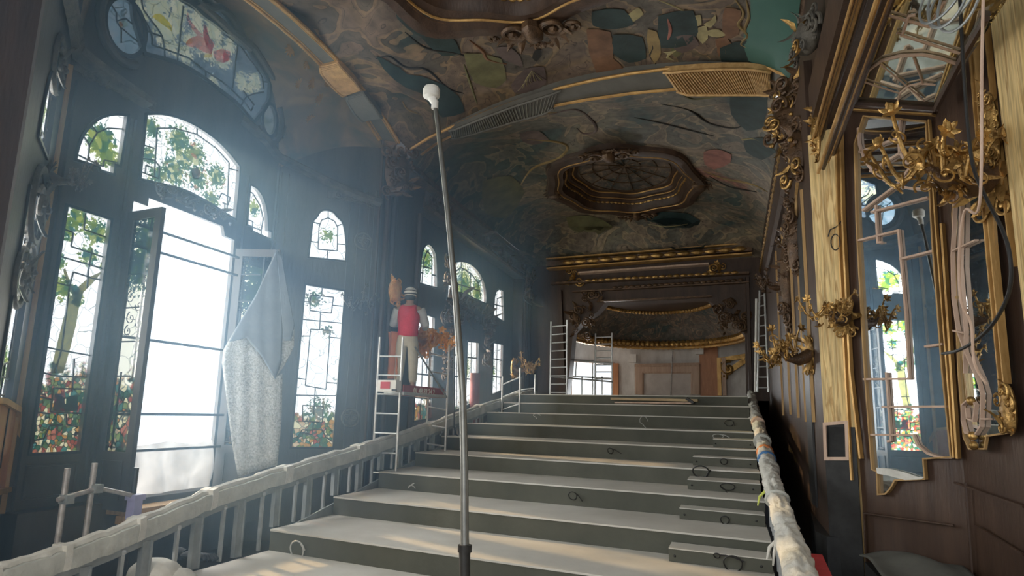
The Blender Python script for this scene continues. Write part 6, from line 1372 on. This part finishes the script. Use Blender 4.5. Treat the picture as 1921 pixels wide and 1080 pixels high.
# ================================================================== PERSON
def skinmesh(name, joints, edges, mat, parent=None, sub=2, root=0):
    me = bpy.data.meshes.new(name); me.from_pydata([j[0] for j in joints], edges, []); o = bpy.data.objects.new(name, me); C.objects.link(o)
    md = o.modifiers.new('k', 'SKIN'); md.use_smooth_shade = True
    for i, j in enumerate(joints): me.skin_vertices[0].data[i].radius = (j[1], j[2] if len(j) > 2 else j[1]); me.skin_vertices[0].data[i].use_root = (i == root)
    s_ = o.modifiers.new('s', 'SUBSURF'); s_.levels = sub; s_.render_levels = sub
    me2 = bpy.data.meshes.new_from_object(o.evaluated_get(bpy.context.evaluated_depsgraph_get())); bpy.data.objects.remove(o)
    me2.materials.clear(); me2.materials.append(mat); me2.name = name; o2 = bpy.data.objects.new(name, me2); C.objects.link(o2); o2.parent = parent
    for p in me2.polygons: p.use_smooth = True
    return o2
hd = at(771, 556, Y=9.8); ft = V((hd.x-.02, hd.y, PLZ)); H = hd.z+.10-PLZ; s = H/1.72
fw = V((-.30, .95, 0)).normalized(); rt_ = V((.95, .30, 0)).normalized()      # facing away, towards the pier
def B(r, f, z): return ft+rt_*(r*s)+fw*(f*s)+UP*(z*s)
person = empty('person', 'person in red vest and striped white cap standing on the scaffold, seen from behind', 'person')
body = [(B(0, 0, .93), .13, .11), (B(0, 0, 1.10), .125, .10), (B(0, .01, 1.30), .15, .11), (B(0, .02, 1.42), .11, .08), (B(0, .04, 1.50), .05, .05), (B(0, .05, 1.60), .075, .09), (B(0, .06, 1.68), .06, .07),
        (B(-.18, .01, 1.40), .055), (B(-.27, .10, 1.15), .042), (B(-.22, .32, 1.18), .032), (B(-.20, .40, 1.22), .03, .018),
        (B(.18, .01, 1.40), .055), (B(.27, .10, 1.16), .042), (B(.24, .34, 1.10), .032), (B(.23, .42, 1.12), .03, .018),
        (B(-.09, 0, .88), .085), (B(-.11, .03, .48), .055), (B(-.12, -.02, .10), .04), (B(-.12, .10, .03), .035, .02),
        (B(.09, 0, .88), .085), (B(.11, .02, .48), .055), (B(.13, -.04, .10), .04), (B(.13, .08, .03), .035, .02)]
body = [(p, r[0]*s*1.12, (r[1] if len(r) > 1 else r[0])*s) for p, *r in body]
ed = [(0, 1), (1, 2), (2, 3), (3, 4), (4, 5), (5, 6), (3, 7), (7, 8), (8, 9), (9, 10), (3, 11), (11, 12), (12, 13), (13, 14), (0, 15), (15, 16), (16, 17), (17, 18), (0, 19), (19, 20), (20, 21), (21, 22)]
skinmesh('body', body, ed, M['skin'], person)
for hnd, base_, sg in (('hand', body[10][0], -1), ('hand', body[14][0], 1)):
    m = MB(); L = [.075, .085, .08, .065]
    for k in range(4): o_ = base_+rt_*((k-1.5)*.02*s); m.tube([o_, o_+fw*(L[k]*.5*s)+UP*.005, o_+fw*(L[k]*s)-UP*(.02*s)], [.010*s, .009*s, .007*s], 7)
    m.tube([base_-rt_*(sg*.03*s), base_-rt_*(sg*.055*s)+fw*.03*s+UP*.02*s, base_-rt_*(sg*.05*s)+fw*.06*s+UP*.025*s], [.011*s, .010*s, .008*s], 7); m.build('fingers', M['skin'], person)
vest = [(B(0, 0, .90), .150, .135), (B(0, 0, .97), .155, .140), (B(0, 0, 1.12), .16, .135), (B(0, .0, 1.30), .185, .145), (B(0, .02, 1.42), .14, .10), (B(0, .03, 1.475), .08, .07), (B(-.15, .01, 1.40), .075), (B(.15, .01, 1.40), .075)]
vest = [(p, r[0]*s*1.22, (r[1] if len(r) > 1 else r[0])*s*1.15) for p, *r in vest]; skinmesh('vest', vest, [(0, 1), (1, 2), (2, 3), (3, 4), (4, 5), (4, 6), (4, 7)], M['redcloth'], person)
for i0 in (7, 11):
    q = body[i0][0], body[i0+1][0], body[i0+2][0]; m = MB(); pts = [q[0], q[0].lerp(q[1], .5), q[1], q[1].lerp(q[2], .5), q[1].lerp(q[2], .8)]; m.tube(pts, [.09*s, .085*s, .075*s, .062*s, .052*s], 12); m.build('sleeve', M['greycloth'], person)
tr = [(B(0, 0, 1.01), .13, .11), (B(0, 0, .96), .15, .125), (B(-.09, 0, .84), .10), (B(-.11, .03, .50), .078), (B(-.12, -.02, .14), .062), (B(.09, 0, .84), .10), (B(.11, .02, .50), .078), (B(.13, -.04, .14), .062)]
tr = [(p, r[0]*s*1.15, (r[1] if len(r) > 1 else r[0])*s*1.15) for p, *r in tr]; skinmesh('trousers', tr, [(0, 1), (1, 2), (2, 3), (3, 4), (1, 5), (5, 6), (6, 7)], M['beigecloth'], person)
for i0 in (17, 21): m = MB(); p = body[i0][0]; q = body[i0+1][0]; m.tube([down(p, PLZ+.035)-fw*.06*s, down(p, PLZ+.05), down(q, PLZ+.03)+fw*.06*s], [.035*s, .05*s, .03*s], 10); m.build('shoe', M['darkcloth'], person)
hc = B(0, .055, 1.655)
m = MB(); m.ball(hc+UP*.03*s, .112*s, 1, 1.1, .95, rt_, fw, UP, 16, 10); m.build('cap', M['white'], person)
m = MB(); m.tube([hc+UP*.005*s+rt_*(.112*s*math.cos(g*.4))+fw*(.122*s*math.sin(g*.4)) for g in range(16)], .012*s, 6, closed=True); m.tube([hc+UP*.06*s+rt_*(.103*s*math.cos(g*.4))+fw*(.112*s*math.sin(g*.4)) for g in range(16)], .010*s, 6, closed=True); m.build('cap_stripe', M['darkcloth'], person)
m = MB(); m.ball(hc-UP*.045*s-fw*.02*s, .095*s, 1, 1, .8, rt_, fw, UP, 12, 8); m.build('hair', M['darkcloth'], person)
m = MB()
for sg in (-1, 1): m.ball(hc+fw*.105*s+rt_*sg*.03*s-UP*.02*s, .012*s, seg=6, rings=4)
m.leaf(hc+fw*.10*s-UP*.0*s, V((0, 0, -1)), fw, .05*s, .014*s, .6); m.ball(hc+fw*.10*s-UP*.075*s, .018*s, 1.2, .4, .35, rt_, fw, UP, 8, 5); m.build('face', M['skin'], person)
for sg in (-1, 1): m = MB(); m.ball(hc+rt_*sg*.095*s-UP*.02*s, .026*s, .4, .8, 1.2, rt_, fw, UP, 8, 6); m.build('ear', M['skin'], person)
settle(person)

# ================================================================== HAZE (added volume for the veiling glare of the windows)
def haze(name, c, sx, sy, sz, dens, col, g, label):
    m, nt, out = newmat(name); k = NT(nt)
    vs = k.n('ShaderNodeVolumeScatter', {'Color': (*col, 1), 'Density': dens, 'Anisotropy': g}); nt.links.new(vs.outputs[0], out.inputs[1])
    b = MB(); b.box(c, sx, sy, sz); o = b.build(name, m, smooth=False); o['kind'] = 'stuff'; o['label'] = label; o['category'] = 'haze'; return o
haze('glare_haze', (-4.86, 7.2, 1.5), 3.06, 12.8, 6.0, .062, (.40, .66, .96), .35, 'added bluish haze volume for the veiling glare of the left window bay')
